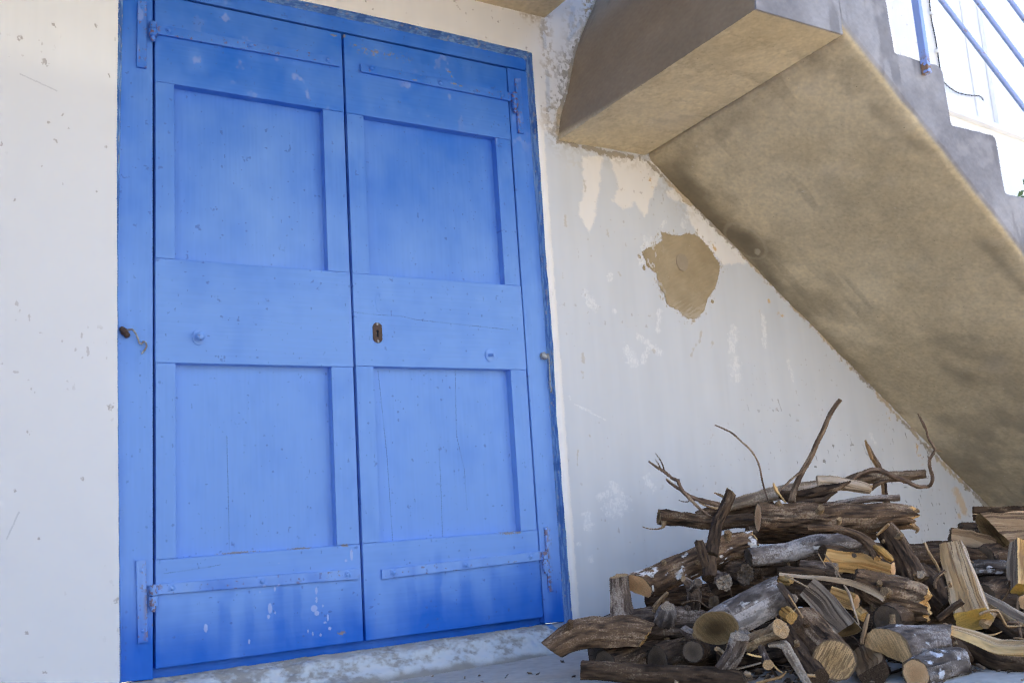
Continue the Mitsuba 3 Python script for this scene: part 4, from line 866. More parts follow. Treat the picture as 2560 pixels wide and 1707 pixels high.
LOGS = [
  ('split_log', 'thick dark half log lying flat side down beside the doorstep', 'log', None, [
    ([[1.0105,-0.5085,0.1108],[1.0756,-0.5541,0.1371],[1.1532,-0.6027,0.1411],[1.2233,-0.6557,0.1305]],[0.0444,0.0568,0.0596,0.0486],[(92,0.45,'split_dark')],('end_dark',90,0.55,0.03),('split_gold',90,-0.45,0.16),'bark_brown',0.1,'log')]),  # underside face coloured dark to stand in for the shaded hollow
  ('forked_log', 'forked grey log behind the flat half log, with a split upright stub', 'log', None, [
    ([[1.2141,-0.4836,0.1332],[1.2996,-0.5531,0.1566],[1.3784,-0.6263,0.1601],[1.4509,-0.6933,0.153]],[0.047,0.0488,0.0446,0.0366],[],('end_dark',0,0,0.05),('end_dark',0,0,0.05),'bark_grey',0.09,'log'),
    ([[1.267,-0.5191,0.147],[1.2587,-0.5039,0.2143],[1.2555,-0.5084,0.3036]],[0.0682,0.0431,0.0365],[(-100,0.3,'split_tan')],None,('split_tan',90,0.15,0.05),'bark_grey',0.06,'fork'),
    ([[1.3263,-0.6325,0.1726],[1.3149,-0.6549,0.2],[1.3091,-0.6667,0.2166]],[0.0325,0.0287,0.0197],[],None,('split_grey',0,0,0.1),'bark_pale',0.25,'knot'),
    ([[1.2649,-0.6629,0.2149],[1.2816,-0.6781,0.2385],[1.2972,-0.6913,0.2559]],[0.0071,0.0064,0.0057],[],None,('split_tan',0,0,0.1),'bark_tan',0.1,'twig')]),
  ('log', 'long brown log with white fungus patches leaning up from left to right', 'log', None, [
    ([[1.3213,-0.5163,0.2604],[1.4393,-0.5494,0.2998],[1.5699,-0.5915,0.3447],[1.6951,-0.6502,0.3709]],[0.0446,0.0452,0.0442,0.0379],[(150,0.5,'split_gold')],('end_tan',40,0.65,0.04),('split_gold',0,0.1,0.35),'bark_fungus',0.11,'log')]),
  ('log', 'dark brown log with a short twig, sticking out leftwards near the top of the heap', 'log', None, [
    ([[1.579,-0.3368,0.4711],[1.6555,-0.3807,0.4547],[1.7489,-0.4342,0.4349],[1.8564,-0.5003,0.4343]],[0.0246,0.0238,0.0233,0.0233],[],('end_olive',0,0.1,0.12),('end_dark',0,0,0.1),'bark_dark',0.16,'log'),
    ([[1.5748,-0.3662,0.4525],[1.5757,-0.3637,0.4376],[1.5718,-0.3601,0.4316],[1.5536,-0.348,0.4277],[1.5146,-0.3264,0.4397]],[0.0096,0.0072,0.0039,0.0022,0.0014],[],None,None,'bark_tan',0.2,'twig')]),
  ('branch', 'upright dark forked branch standing across the fungus-patched log', 'branch', None, [
    ([[1.5749,-0.7049,0.5336],[1.5518,-0.6925,0.4845],[1.5278,-0.6809,0.4417],[1.5054,-0.6813,0.3951],[1.4802,-0.6918,0.3475]],[0.0169,0.0169,0.0177,0.019,0.0202],[],('end_olive',-90,0.35,0.25),('end_dark',0,0,0.1),'bark_dark',0.09,'log'),
    ([[1.4651,-0.6939,0.3451],[1.4537,-0.7037,0.311],[1.4421,-0.7148,0.2837]],[0.0213,0.0219,0.0225],[],None,None,'bark_dark',0.1,'fork'),
    ([[1.4437,-0.6784,0.3919],[1.4425,-0.6936,0.3533],[1.4524,-0.7023,0.3079]],[0.0133,0.0146,0.0161],[],('split_tan',0,0,0.3),None,'bark_dark',0.12,'fork'),
    ([[1.557,-0.6902,0.5156],[1.5466,-0.6855,0.5241],[1.5277,-0.6759,0.5342]],[0.0053,0.004,0.0018],[],None,None,'bark_tan',0.2,'twig')]),
  ('log', 'short rounded log end hanging under the dark forked branch', 'log', None, [
    ([[1.4443,-0.7735,0.2725],[1.4712,-0.7323,0.2815],[1.4952,-0.6641,0.2842]],[0.0235,0.0212,0.0189],[],('split_grey',0,0,0.3),None,'bark_grey',0.2,'log')]),
  ('branch', 'small forked branch piece with a pale tip below the fungus-patched log', 'branch', None, [
    ([[1.3472,-0.706,0.2935],[1.3793,-0.6971,0.2701],[1.4037,-0.6819,0.239],[1.4136,-0.6534,0.1862]],[0.0086,0.0153,0.0212,0.0194],[],('split_tan',0,0,0.1),None,'bark_grey',0.12,'log'),
    ([[1.3838,-0.6979,0.2603],[1.3789,-0.7348,0.2805]],[0.0151,0.0128],[],None,('end_dark',0,0,0.1),'bark_grey',0.1,'fork')]),
  ('log', 'dark knobby log in the shade left of the grey log', 'log', None, [
    ([[1.4621,-0.5901,0.1973],[1.4878,-0.6323,0.2095],[1.4895,-0.6688,0.2077]],[0.0279,0.0297,0.0243],[],None,('end_dark',0,0,0.2),'bark_dark',0.2,'log')]),
  ('log', 'dark brown log in the gap right of the hanging log end', 'log', None, [
    ([[1.5939,-0.5587,0.2292],[1.6586,-0.6251,0.242],[1.7327,-0.6662,0.2196]],[0.0391,0.0348,0.0348],[],None,None,'bark_dark',0.14,'log')]),
  ('log', 'rough dark log end below the pale mottled log', 'log', None, [
    ([[1.5989,-0.6454,0.2878],[1.593,-0.7123,0.2831]],[0.0343,0.0336],[],None,('end_dark',0,0,0.3),'bark_dark',0.22,'log')]),
  ('log', 'thick log with a clean tan oval cut face, highest of the big logs', 'log', None, [
    ([[1.7654,-0.6136,0.4461],[1.8152,-0.6785,0.4383],[1.8883,-0.7816,0.4302],[1.9608,-0.8855,0.4281],[2.0451,-0.9836,0.4204]],[0.0475,0.049,0.0495,0.0451,0.0351],[],('end_tan',0,0.35,0.02),('split_gold',0,0,0.55),'bark_brown',0.09,'log'),
    ([[1.8275,-0.8844,0.4167],[1.8205,-0.8952,0.4322]],[0.0074,0.0083],[],None,('split_tan',0,0,0.15),'bark_tan',0.1,'knot'),
    ([[1.8957,-0.9659,0.3765],[1.9115,-0.9789,0.3923],[1.9172,-0.9975,0.4076]],[0.003,0.0043,0.0043],[],None,('split_tan',0,0,0.1),'split_tan',0.1,'splinter'),
    ([[2.0487,-0.9771,0.4359],[2.062,-0.9863,0.4407],[2.0723,-0.9917,0.4361]],[0.0111,0.0088,0.0035],[],None,None,'bark_tan',0.4,'splinter'),
    ([[2.0324,-0.9839,0.4018],[2.0462,-0.9902,0.3911],[2.0549,-0.9938,0.3828],[2.0486,-0.9877,0.3717]],[0.0099,0.0075,0.0057,0.0022],[],None,None,'bark_tan',0.4,'splinter')]),
  ('branch', 'pale peeled branch with a splintered white end across the top of the heap', 'branch', None, [
    ([[1.8374,-0.4047,0.4905],[1.8903,-0.452,0.5034],[1.9691,-0.5283,0.5224],[2.0098,-0.5786,0.5289],[2.0476,-0.6376,0.5285]],[0.0191,0.0211,0.0241,0.024,0.0246],[],('end_dark',0,0,0.1),None,'bark_peeled',0.1,'log'),
    ([[2.0363,-0.6346,0.5474],[2.0766,-0.6702,0.5416],[2.1123,-0.7137,0.5302],[2.1512,-0.7581,0.5133]],[0.0224,0.0218,0.0203,0.0158],[],None,('split_tan',0,0.1,0.35),'split_pale',0.1,'peeled_end')]),
  ('branch', 'mottled brown branch behind the pale peeled branch, reaching towards the stair', 'branch', None, [
    ([[2.0743,-0.4994,0.5302],[2.1432,-0.5549,0.5355],[2.1995,-0.6155,0.5453],[2.2341,-0.663,0.5566],[2.2836,-0.7168,0.5535],[2.3228,-0.7648,0.5534],[2.3688,-0.8175,0.5559]],[0.0126,0.0141,0.0155,0.0225,0.0184,0.0173,0.0152],[],None,('split_dark',0,0,0.35),'bark_mottled',0.12,'log'),
    ([[2.2183,-0.704,0.5132],[2.2365,-0.7185,0.5291],[2.2661,-0.7387,0.5386]],[0.0074,0.0079,0.0054],[],None,None,'bark_mottled',0.15,'fork')]),
  ('vine', 'thin twisted vine stem curling up in front of the stair', 'vine', None, [
    ([[2.139,-0.6996,0.5557],[2.1701,-0.7219,0.5709],[2.1951,-0.739,0.5788],[2.2174,-0.752,0.5753],[2.2261,-0.7785,0.5622],[2.2646,-0.7978,0.5405],[2.2854,-0.8086,0.5306],[2.3031,-0.817,0.5184],[2.3238,-0.8282,0.5107],[2.3443,-0.8408,0.5106],[2.3355,-0.8615,0.5218],[2.3373,-0.8667,0.5415],[2.329,-0.8676,0.5708],[2.3272,-0.8717,0.5961],[2.3353,-0.8803,0.6135],[2.3416,-0.8878,0.631],[2.3341,-0.8866,0.6477],[2.3209,-0.8827,0.6685],[2.3138,-0.8836,0.6941],[2.307,-0.8824,0.709],[2.2951,-0.8805,0.7351],[2.2866,-0.8791,0.7537]],[0.0066,0.0083,0.01,0.01,0.0091,0.0083,0.0078,0.007,0.0062,0.0058,0.0057,0.0062,0.0057,0.0053,0.0045,0.0041,0.0041,0.0033,0.0033,0.0049,0.0033,0.0012],[],None,None,'bark_vine',0.22,'log'),
    ([[2.3281,-0.8723,0.596],[2.3197,-0.8705,0.6129]],[0.0037,0.0012],[],None,None,'bark_vine',0.1,'twig'),
    ([[2.3385,-0.8859,0.6312],[2.3505,-0.8924,0.6267],[2.3632,-0.8994,0.6229]],[0.0016,0.0012,0.0008],[],None,None,'bark_tan',0.1,'twig'),
    ([[2.3346,-0.8843,0.6351],[2.325,-0.8796,0.6412],[2.3205,-0.8759,0.6369]],[0.0014,0.0012,0.0008],[],None,None,'bark_tan',0.1,'twig')]),
  ('branch', 'straight brown stick standing up tallest out of the heap', 'stick', None, [
    ([[2.0971,-0.7279,0.819],[2.062,-0.6951,0.7652],[2.031,-0.6747,0.7009],[2.003,-0.6577,0.644],[1.9627,-0.6451,0.5876],[1.9301,-0.6395,0.5421],[1.8888,-0.6506,0.4879]],[0.0075,0.0079,0.0083,0.0087,0.0094,0.0102,0.0121],[],('end_olive',0,0.2,0.1),None,'bark_mottled',0.1,'log'),
    ([[1.9431,-0.6568,0.5875],[1.9183,-0.6372,0.5662],[1.9003,-0.6224,0.5479],[1.8824,-0.6072,0.5278]],[0.0033,0.0037,0.0029,0.0024],[],None,None,'bark_vine',0.1,'twig')]),
  ('branch', 'short dark post with a split top behind the mottled branch', 'stick', None, [
    ([[2.3114,-0.6384,0.6689],[2.3297,-0.6399,0.6218],[2.3476,-0.6429,0.5823],[2.3645,-0.6421,0.5276],[2.3744,-0.6331,0.4544],[2.3632,-0.6352,0.3823],[2.349,-0.6334,0.2999],[2.3306,-0.6308,0.2264]],[0.007,0.0122,0.0131,0.0126,0.0122,0.0126,0.0129,0.0128],[(55,0.2,'split_tan')],('split_tan',0,0,0.5),None,'bark_dark',0.1,'log'),
    ([[2.2991,-0.6462,0.6859],[2.3086,-0.6452,0.6528],[2.3197,-0.6449,0.6178]],[0.0035,0.0061,0.0052],[],None,None,'split_tan',0.2,'splinter')]),
  ('twig', 'thin bent twig rising in an arc beside the tallest stick', 'twig', None, [
    ([[1.7323,-0.4911,0.7617],[1.7571,-0.5036,0.7481],[1.7831,-0.5162,0.7316],[1.8078,-0.5258,0.7043],[1.8357,-0.537,0.6749],[1.8558,-0.5428,0.6425],[1.868,-0.5441,0.6125],[1.8764,-0.5409,0.5718],[1.8849,-0.5389,0.5366],[1.8931,-0.5383,0.5087],[1.9,-0.5376,0.4845]],[0.0021,0.0025,0.0029,0.0029,0.0033,0.0029,0.0029,0.0029,0.0029,0.0025,0.0021],[],None,None,'bark_vine',0.2,'log')]),
  ('twig', 'forked bare twig leaning left against the grey wall', 'twig', None, [
    ([[1.583,-0.3064,0.6594],[1.6053,-0.316,0.6392],[1.6302,-0.3275,0.6206],[1.6502,-0.3358,0.6006],[1.6533,-0.3699,0.5834],[1.6655,-0.3712,0.5532],[1.689,-0.3793,0.522],[1.719,-0.3906,0.4867],[1.7569,-0.4072,0.4538]],[0.003,0.0042,0.0055,0.0051,0.0059,0.0059,0.0055,0.005,0.0038],[],None,None,'bark_vine',0.25,'log'),
    ([[1.6302,-0.3275,0.6206],[1.621,-0.3281,0.6509],[1.6022,-0.3232,0.6838]],[0.003,0.0021,0.0013],[],None,None,'bark_dark',0.1,'twig'),
    ([[1.6185,-0.3228,0.6326],[1.6098,-0.321,0.6499],[1.6013,-0.3185,0.6635]],[0.0025,0.0017,0.0013],[],None,None,'bark_dark',0.1,'twig'),
    ([[1.6533,-0.3699,0.5834],[1.6553,-0.3726,0.5906]],[0.0038,0.0021],[],None,None,'bark_vine',0.1,'twig')]),
  ('twig', 'rough knotty twig crossing under the forked bare twig', 'twig', None, [
    ([[1.635,-0.3249,0.5936],[1.656,-0.3336,0.5724],[1.6892,-0.3486,0.5458],[1.7125,-0.3587,0.5255],[1.7517,-0.3795,0.5085],[1.7745,-0.3921,0.5016],[1.8006,-0.4064,0.493]],[0.0034,0.0051,0.0055,0.0068,0.0089,0.0093,0.0085],[],('split_tan',0,0,0.2),None,'bark_vine',0.3,'log'),
    ([[1.6256,-0.4924,0.5076],[1.6507,-0.5049,0.4934],[1.6755,-0.5185,0.4852],[1.7019,-0.5335,0.479]],[0.002,0.0032,0.004,0.0016],[],None,None,'bark_tan',0.1,'twig'),
    ([[1.6749,-0.3345,0.5202],[1.6903,-0.3425,0.5131],[1.7017,-0.3492,0.5115],[1.7095,-0.3553,0.5176]],[0.0013,0.0017,0.0021,0.0013],[],None,None,'bark_dark',0.1,'twig')]),
  ('branch', 'small dark branch with a cut end behind the highest big log', 'branch', None, [
    ([[1.983,-0.6076,0.4601],[2.0296,-0.6606,0.4621],[2.0751,-0.7147,0.4725],[2.1127,-0.7637,0.4822],[2.1923,-0.8358,0.4783]],[0.018,0.0179,0.0143,0.0114,0.0109],[],None,('end_olive',0,0,0.05),'bark_grey',0.14,'log'),
    ([[2.1556,-0.8121,0.4728],[2.1564,-0.8083,0.452]],[0.0094,0.0118],[],None,None,'bark_dark',0.2,'knot')]),
  ('branch', 'brown branch squeezed under the pale peeled branch', 'branch', None, [
    ([[1.9299,-0.5629,0.5182],[1.9649,-0.6054,0.5038],[2.0168,-0.6637,0.5157],[2.0549,-0.7141,0.5304],[2.078,-0.7434,0.5458]],[0.0146,0.0218,0.0204,0.0107,0.0019],[],None,None,'bark_dark',0.14,'log'),
    ([[1.9113,-0.6144,0.4764],[1.95,-0.6631,0.4809],[1.9969,-0.693,0.4857],[2.0143,-0.7073,0.5031],[2.0321,-0.7201,0.5122]],[0.0143,0.0142,0.0095,0.0062,0.0028],[],None,None,'bark_dark',0.14,'fork')]),
  ('branch', 'dark branch in the gap between the upright branch and the oval cut face', 'branch', None, [
    ([[1.7612,-0.3267,0.4554],[1.818,-0.3645,0.4687],[1.8756,-0.3982,0.46],[1.9516,-0.4471,0.4696],[1.9894,-0.4729,0.4821]],[0.0186,0.0213,0.0155,0.0186,0.015],[],None,None,'bark_dark',0.14,'log')]),
  ('splinter', 'golden splinter stuck upright left of the tallest stick', 'splinter', None, [
    ([[1.8653,-0.6022,0.5552],[1.8724,-0.6022,0.5337],[1.8859,-0.606,0.5118],[1.9031,-0.6117,0.4875]],[0.0029,0.0062,0.0038,0.0019],[],None,None,'split_gold',0.15,'log')]),
  ('log', 'pale mottled log lying under the highest big log', 'log', None, [
    ([[1.6108,-0.7096,0.3327],[1.7118,-0.7616,0.3404],[1.7795,-0.8301,0.3545],[1.8298,-0.8858,0.3583],[1.8761,-0.9144,0.3586]],[0.028,0.0293,0.0291,0.0254,0.0196],[],('end_dark',0,0,0.1),('split_dark',0,0,0.3),'bark_pale',0.1,'log')]),
  ('log', 'dark log added to darken the gap under the highest big log', 'log', None, [  # extra log put in to make this gap read dark
    ([[1.796,-0.526,0.3921],[1.9329,-0.6078,0.3797],[2.044,-0.7,0.3783],[2.1286,-0.775,0.3736]],[0.0267,0.0305,0.029,0.0238],[],None,None,'bark_dark',0.1,'log')]),
  ('branch', 'curved dark branch hooking down over the yellow split log', 'branch', None, [
    ([[1.7017,-0.8773,0.4114],[1.7427,-0.9261,0.4098],[1.7753,-0.9669,0.3939],[1.7996,-1.0007,0.3697],[1.8045,-1.0222,0.3437],[1.7996,-1.0375,0.3169]],[0.0073,0.0106,0.0122,0.0147,0.0155,0.0124],[],None,('split_gold',0,0,0.4),'bark_brown',0.12,'log')]),
  ('split_log', 'yellow split log with a knot hole and dark bark on top', 'log', None, [
    ([[1.7095,-0.9123,0.3261],[1.7662,-0.9445,0.3126],[1.8144,-0.994,0.2927],[1.845,-1.0457,0.2781]],[0.037,0.037,0.0356,0.0286],[(28,0.28,'split_gold')],None,('end_tan',0,-0.1,0.05),'bark_dark',0.12,'log'),
    ([[1.7782,-1.0435,0.352],[1.7784,-1.0757,0.334],[1.7922,-1.092,0.3135]],[0.0053,0.0122,0.0081],[],None,None,'wood_rot',0.3,'rotten_patch'),
    ([[1.7038,-1.0354,0.3326],[1.6925,-1.0463,0.3324]],[0.0065,0.0061],[],None,('end_dark',0,0,0.05),'bark_dark',0.1,'knot_hole')]),
  ('log', 'dark upright log leaning beside the gap where the wall shows', 'log', None, [
    ([[1.9378,-0.9601,0.3958],[1.9485,-0.9822,0.3549],[1.9542,-1.009,0.2943],[1.9592,-1.0357,0.235]],[0.0324,0.0344,0.0386,0.0427],[],None,('end_dark',0,0,0.1),'bark_dark',0.12,'log')]),
  ('log', 'big rough log with a chopped bright end right of the middle', 'log', None, [
    ([[1.7398,-0.9877,0.2537],[1.7898,-1.037,0.2273],[1.8269,-1.0913,0.2062],[1.8487,-1.1376,0.1919]],[0.0329,0.0501,0.0582,0.0447],[],('end_dark',0,0,0.2),('split_gold',0,0.35,0.5),'bark_brown',0.13,'log'),
    ([[1.8616,-1.1118,0.2601],[1.8353,-1.1447,0.2667]],[0.0102,0.012],[],None,('split_grey',0,0,0.3),'bark_tan',0.3,'knot')]),
  ('log', 'dark round log end in the shade below the chopped big log', 'log', None, [
    ([[1.8742,-1.0739,0.1539],[1.7096,-1.1162,0.157]],[0.0468,0.0413],[],None,('end_dark',0,0,0.04),'bark_dark',0.1,'log')]),
  ('log', 'short smooth grey log with an olive cut face in front of the heap', 'log', None, [
    ([[1.2632,-0.9162,0.1754],[1.3132,-0.9401,0.1996],[1.3595,-0.987,0.2309],[1.4131,-1.0255,0.2573]],[0.0468,0.047,0.0474,0.0461],[],('end_olive',25,0.95,0.02),('bark_dark',0,0,0.25),'bark_pale',0.05,'log'),
    ([[1.3496,-1.0764,0.2895],[1.3611,-1.09,0.2629],[1.3774,-1.0933,0.2304]],[0.006,0.0099,0.0091],[],None,None,'bark_grey',0.3,'torn_bark'),
    ([[1.4077,-1.043,0.2426],[1.403,-1.0766,0.2462]],[0.0142,0.012],[],None,('split_grey',0,0,0.3),'bark_pale',0.2,'knot'),
    ([[1.3859,-1.059,0.2123],[1.3753,-1.0864,0.2028]],[0.0191,0.0159],[],None,None,'wood_rot',0.3,'knot')]),
  ('forked_log', 'long dark forked branch lying in front along the pavement', 'branch', None, [
    ([[0.9703,-0.6926,0.0828],[1.0435,-0.761,0.0797],[1.1174,-0.8518,0.0678],[1.174,-0.9576,0.0642],[1.224,-1.0475,0.0615]],[0.0252,0.025,0.0267,0.0284,0.0197],[],('end_olive',90,-0.1,0.03),('end_dark',0,0,0.2),'bark_dark',0.08,'log'),
    ([[1.1968,-0.972,0.0659],[1.2155,-1.0025,0.1001],[1.2237,-1.0252,0.128],[1.227,-1.047,0.1662]],[0.0187,0.022,0.023,0.0243],[],None,('split_grey',90,0.1,0.12),'bark_grey',0.07,'fork')]),
  ('branch', 'curved tan branch ending in a round knob under the short grey log', 'branch', None, [
    ([[1.2749,-1.011,0.1374],[1.2881,-1.0471,0.1573],[1.2981,-1.0798,0.1702],[1.2985,-1.1191,0.1862]],[0.02,0.0188,0.0191,0.0256],[],None,('split_tan',0,0,0.2),'bark_tan',0.1,'log')]),
  ('stick', 'pale smooth stick slanting down towards the pavement at the front', 'stick', None, [
    ([[1.2811,-1.0878,0.1444],[1.2911,-1.1065,0.1471],[1.3012,-1.1242,0.1448],[1.2982,-1.1422,0.1252],[1.2951,-1.1598,0.1043],[1.2854,-1.1854,0.084],[1.2785,-1.2112,0.056]],[0.005,0.0077,0.0127,0.0126,0.012,0.0105,0.0096],[],None,None,'bark_peeled',0.07,'log')]),
  ('branch', 'stubby branch piece with a tan end at the bottom of the heap', 'branch', None, [
    ([[1.2636,-1.0759,0.1389],[1.2493,-1.0989,0.1195],[1.2211,-1.1383,0.1056]],[0.0093,0.01,0.0131],[],None,('split_tan',0,0,0.1),'bark_grey',0.15,'log')]),
  ('log', 'small log with a knobby tan tip left of the olive cut face', 'log', None, [
    ([[1.3138,-0.7278,0.1517],[1.3018,-0.767,0.1464],[1.2769,-0.8241,0.1505]],[0.014,0.0142,0.0148],[],None,('split_tan',0,0,0.25),'bark_grey',0.15,'log')]),
  ('log', 'dark log end facing out of the shade at the bottom of the heap', 'log', None, [
    ([[1.4096,-0.6891,0.0819],[1.2269,-0.8568,0.1116]],[0.0305,0.0285],[],None,('end_dark',0,0,0.02),'bark_dark',0.05,'log')]),
  ('stick', 'short brown stick poking up left of the forked stub', 'stick', None, [
    ([[1.2297,-0.9457,0.1291],[1.2496,-0.9429,0.1143],[1.2711,-0.9408,0.0975]],[0.0072,0.0081,0.0081],[],('split_tan',0,0,0.1),None,'bark_tan',0.1,'log')]),
  ('split_log', 'weathered grey plank-shaped split log pointing down to the right', 'log', None, [
    ([[1.5667,-0.9781,0.2623],[1.5774,-1.0332,0.2081],[1.5685,-1.0997,0.1523]],[0.0405,0.045,0.0418],[(8,0.12,'split_weathered'),(-95,0.55,'split_grey')],None,('end_olive',90,-0.25,0.05),'bark_dark',0.08,'log')]),
  ('log', 'thick brown log with a striped round cut face pointing down at the front', 'log', None, [
    ([[1.5095,-0.9935,0.1608],[1.4844,-1.066,0.1246],[1.435,-1.1599,0.0911]],[0.0517,0.0528,0.0512],[],None,('end_striped',0,-0.3,0.02),'bark_brown',0.06,'log')]),
  ('log', 'dark smooth log behind the pale smooth stick', 'log', None, [
    ([[1.44,-0.9949,0.1438],[1.4059,-1.0711,0.0947],[1.381,-1.1511,0.051]],[0.0288,0.0295,0.03],[],None,None,'bark_dark',0.06,'log')]),
  ('split_log', 'small yellow split log peeping out below the pale flat splinter', 'log', None, [
    ([[1.6842,-0.9476,0.2254],[1.6966,-0.9768,0.2146],[1.6968,-1.0222,0.2023]],[0.0274,0.0272,0.024],[(-5,0.25,'split_gold')],None,('end_tan',0,0,0.06),'bark_dark',0.1,'log')]),
  ('splinter', 'pale flat splinter lying across the middle of the heap', 'splinter', None, [
    ([[1.5409,-0.8965,0.2909],[1.585,-0.9457,0.2818],[1.6154,-0.999,0.2759],[1.6572,-1.0576,0.2614],[1.6736,-1.0996,0.2422],[1.6804,-1.1351,0.2208]],[0.0045,0.0053,0.0068,0.0088,0.0098,0.009],[(0,0.15,'split_pale')],None,('split_pale',0,0,0.6),'split_pale',0.1,'log')]),
  ('log', 'small grey log under the knot-holed yellow split log', 'log', None, [
    ([[1.6696,-0.8598,0.3066],[1.6945,-0.8972,0.2977],[1.7236,-0.9489,0.2878]],[0.0158,0.019,0.0204],[],None,('split_grey',0,0,0.1),'bark_grey',0.13,'log')]),
  ('log', 'dark log lying across below the small grey log', 'log', None, [
    ([[1.5831,-0.8515,0.2936],[1.6314,-0.8921,0.2883],[1.6857,-0.9357,0.279]],[0.0126,0.0142,0.0083],[],None,None,'bark_dark',0.15,'log')]),
  ('log', 'dark brown log behind the plank-shaped split log', 'log', None, [
    ([[1.6261,-0.842,0.2345],[1.6465,-0.9001,0.2237],[1.6374,-0.9398,0.2119]],[0.0246,0.0243,0.0218],[],None,None,'bark_dark',0.1,'log')]),
  ('log', 'yellow wood knob left of the grey split log', 'log', None, [
    ([[1.566,-0.8854,0.2777],[1.5558,-0.9138,0.2721],[1.5496,-0.9344,0.275]],[0.0154,0.0127,0.0081],[],None,None,'wood_rot',0.25,'log')]),
  ('split_log', 'broad split log with a big pale cut face low at the right front', 'log', None, [
    ([[1.5751,-1.2115,0.0958],[1.6921,-1.2008,0.0989],[1.7943,-1.2039,0.0976],[1.8277,-1.2127,0.0984]],[0.0599,0.0583,0.0509,0.0409],[(140,0.3,'split_grey')],('end_saw',90,0.3,0.04),('split_gold',40,-0.9,0.08),'bark_greyflake',0.08,'log')]),
  ('log', 'round log with a bright tan cut end lowest at the right front', 'log', None, [
    ([[1.5677,-1.2944,0.057],[1.6474,-1.2827,0.058],[1.7439,-1.2802,0.057],[1.7931,-1.2851,0.0519]],[0.036,0.04,0.0385,0.0313],[],('end_tan',0,0,0.02),('end_saw',0,-0.8,0.04),'bark_silver',0.12,'log')]),
  ('split_log', 'long split log with a yellow top face running out of the picture at the right', 'log', None, [
    ([[1.8347,-1.188,0.1309],[1.8607,-1.2678,0.0931],[1.8811,-1.3329,0.0685],[1.9155,-1.4044,0.0725]],[0.0335,0.0468,0.055,0.0607],[(-78,0.42,'split_tan'),(-30,0.78,'split_gold')],None,None,'bark_dark',0.08,'log')]),
  ('split_log', 'upright split log with a broad tan face and a golden sawn end', 'log', None, [
    ([[2.1777,-1.0115,0.3321],[2.116,-1.0667,0.2636],[2.0542,-1.1235,0.2032],[1.9792,-1.1853,0.1486]],[0.0438,0.0501,0.0552,0.061],[(-8,0.3,'split_tan'),(-82,0.72,'split_pale'),(78,0.8,'split_dark')],('split_tan',0,0,0.05),('end_gold',0,0.25,0.02),'bark_dark',0.05,'log')]),
  ('log', 'small silvery log lying level right of the upright split log', 'log', None, [
    ([[2.4871,-0.8465,0.2257],[2.5275,-0.8956,0.2273],[2.5711,-0.9451,0.2212]],[0.0246,0.027,0.025],[],None,('split_grey',0,0,0.06),'bark_silver',0.12,'log')]),
  ('split_log', 'split wedge with a golden end at the right edge of the picture', 'log', None, [
    ([[2.4709,-1.0468,0.3202],[2.4123,-1.0688,0.255],[2.34,-1.1065,0.1911]],[0.0366,0.0479,0.0544],[(52,0.15,'split_grey'),(-30,0.35,'split_gold')],None,('end_gold',0,0.3,0.02),'bark_dark',0.06,'log')]),
  ('split_log', 'big brown split log in the dark corner under the stair', 'log', None, [
    ([[2.7408,-0.7876,0.3384],[2.811,-0.8074,0.3403],[2.9074,-0.8325,0.3475]],[0.0644,0.0648,0.0612],[(-20,0.3,'split_brown')],('end_olive',90,0.5,0.05),None,'bark_dark',0.08,'log')]),
  ('split_log', 'fibrous brown split log below the big brown one in the corner', 'log', None, [
    ([[2.6723,-0.6699,0.3195],[2.7203,-0.7197,0.3019],[2.7546,-0.7843,0.2809]],[0.0335,0.0388,0.0356],[(-15,0.2,'split_brown')],('end_dark',0,0,0.2),None,'bark_dark',0.1,'log')]),
  ('log', 'dark log behind the fibrous brown split log by the wall', 'log', None, [
    ([[2.8484,-0.5923,0.3419],[2.9072,-0.6271,0.3351],[2.9512,-0.6759,0.3241]],[0.0219,0.0277,0.0275],[],('end_dark',0,0,0.2),None,'bark_dark',0.15,'log')]),
  ('log', 'small dark log wedged highest in the corner under the stair', 'log', None, [
    ([[3.0086,-0.5443,0.3824],[3.017,-0.5726,0.3786],[3.0146,-0.6062,0.3753]],[0.0176,0.0175,0.0168],[(-80,0.5,'split_tan')],('end_dark',0,0,0.1),None,'bark_dark',0.1,'log')]),
  ('log', 'dark log lying along under the stair behind the big brown split log', 'log', None, [
    ([[3.1266,-0.4654,0.3986],[3.1962,-0.5304,0.39],[3.2879,-0.6103,0.3874]],[0.0161,0.0181,0.0216],[],None,None,'bark_dark',0.12,'log')]),
  ('log', 'dark log below the fibrous brown split log', 'log', None, [
    ([[2.6551,-0.7189,0.2613],[2.6961,-0.7775,0.2493],[2.7552,-0.8355,0.2383]],[0.0302,0.0299,0.027],[],None,None,'bark_dark',0.1,'log')]),
  ('log', 'tan round log end cut off by the right edge of the picture', 'log', None, [
    ([[2.4848,-1.064,0.1306],[2.3444,-1.1227,0.1406]],[0.0256,0.0247],[],None,('end_tan',0,0,0.02),'bark_dark',0.05,'log')]),
  ('split_log', 'weathered grey split rail slanting down behind the upright split log', 'log', None, [
    ([[2.1671,-1.0914,0.1723],[2.175,-1.1604,0.1364],[2.1807,-1.2497,0.0894]],[0.0231,0.027,0.0312],[(-50,0.25,'split_weathered'),(20,0.55,'split_tan')],None,None,'bark_dark',0.08,'log')]),
  ('log', 'dark log under the weathered grey split rail', 'log', None, [
    ([[2.1811,-1.1079,0.0948],[2.1764,-1.1724,0.0744],[2.1822,-1.2422,0.058]],[0.0313,0.0383,0.04],[],None,None,'bark_dark',0.07,'log')]),
  ('log', 'dark log under the small silvery log', 'log', None, [
    ([[2.5052,-0.8478,0.1776],[2.5051,-0.9057,0.1696],[2.5157,-0.9716,0.1682]],[0.0297,0.0321,0.0302],[],None,('end_dark',0,0,0.05),'bark_dark',0.08,'log')]),
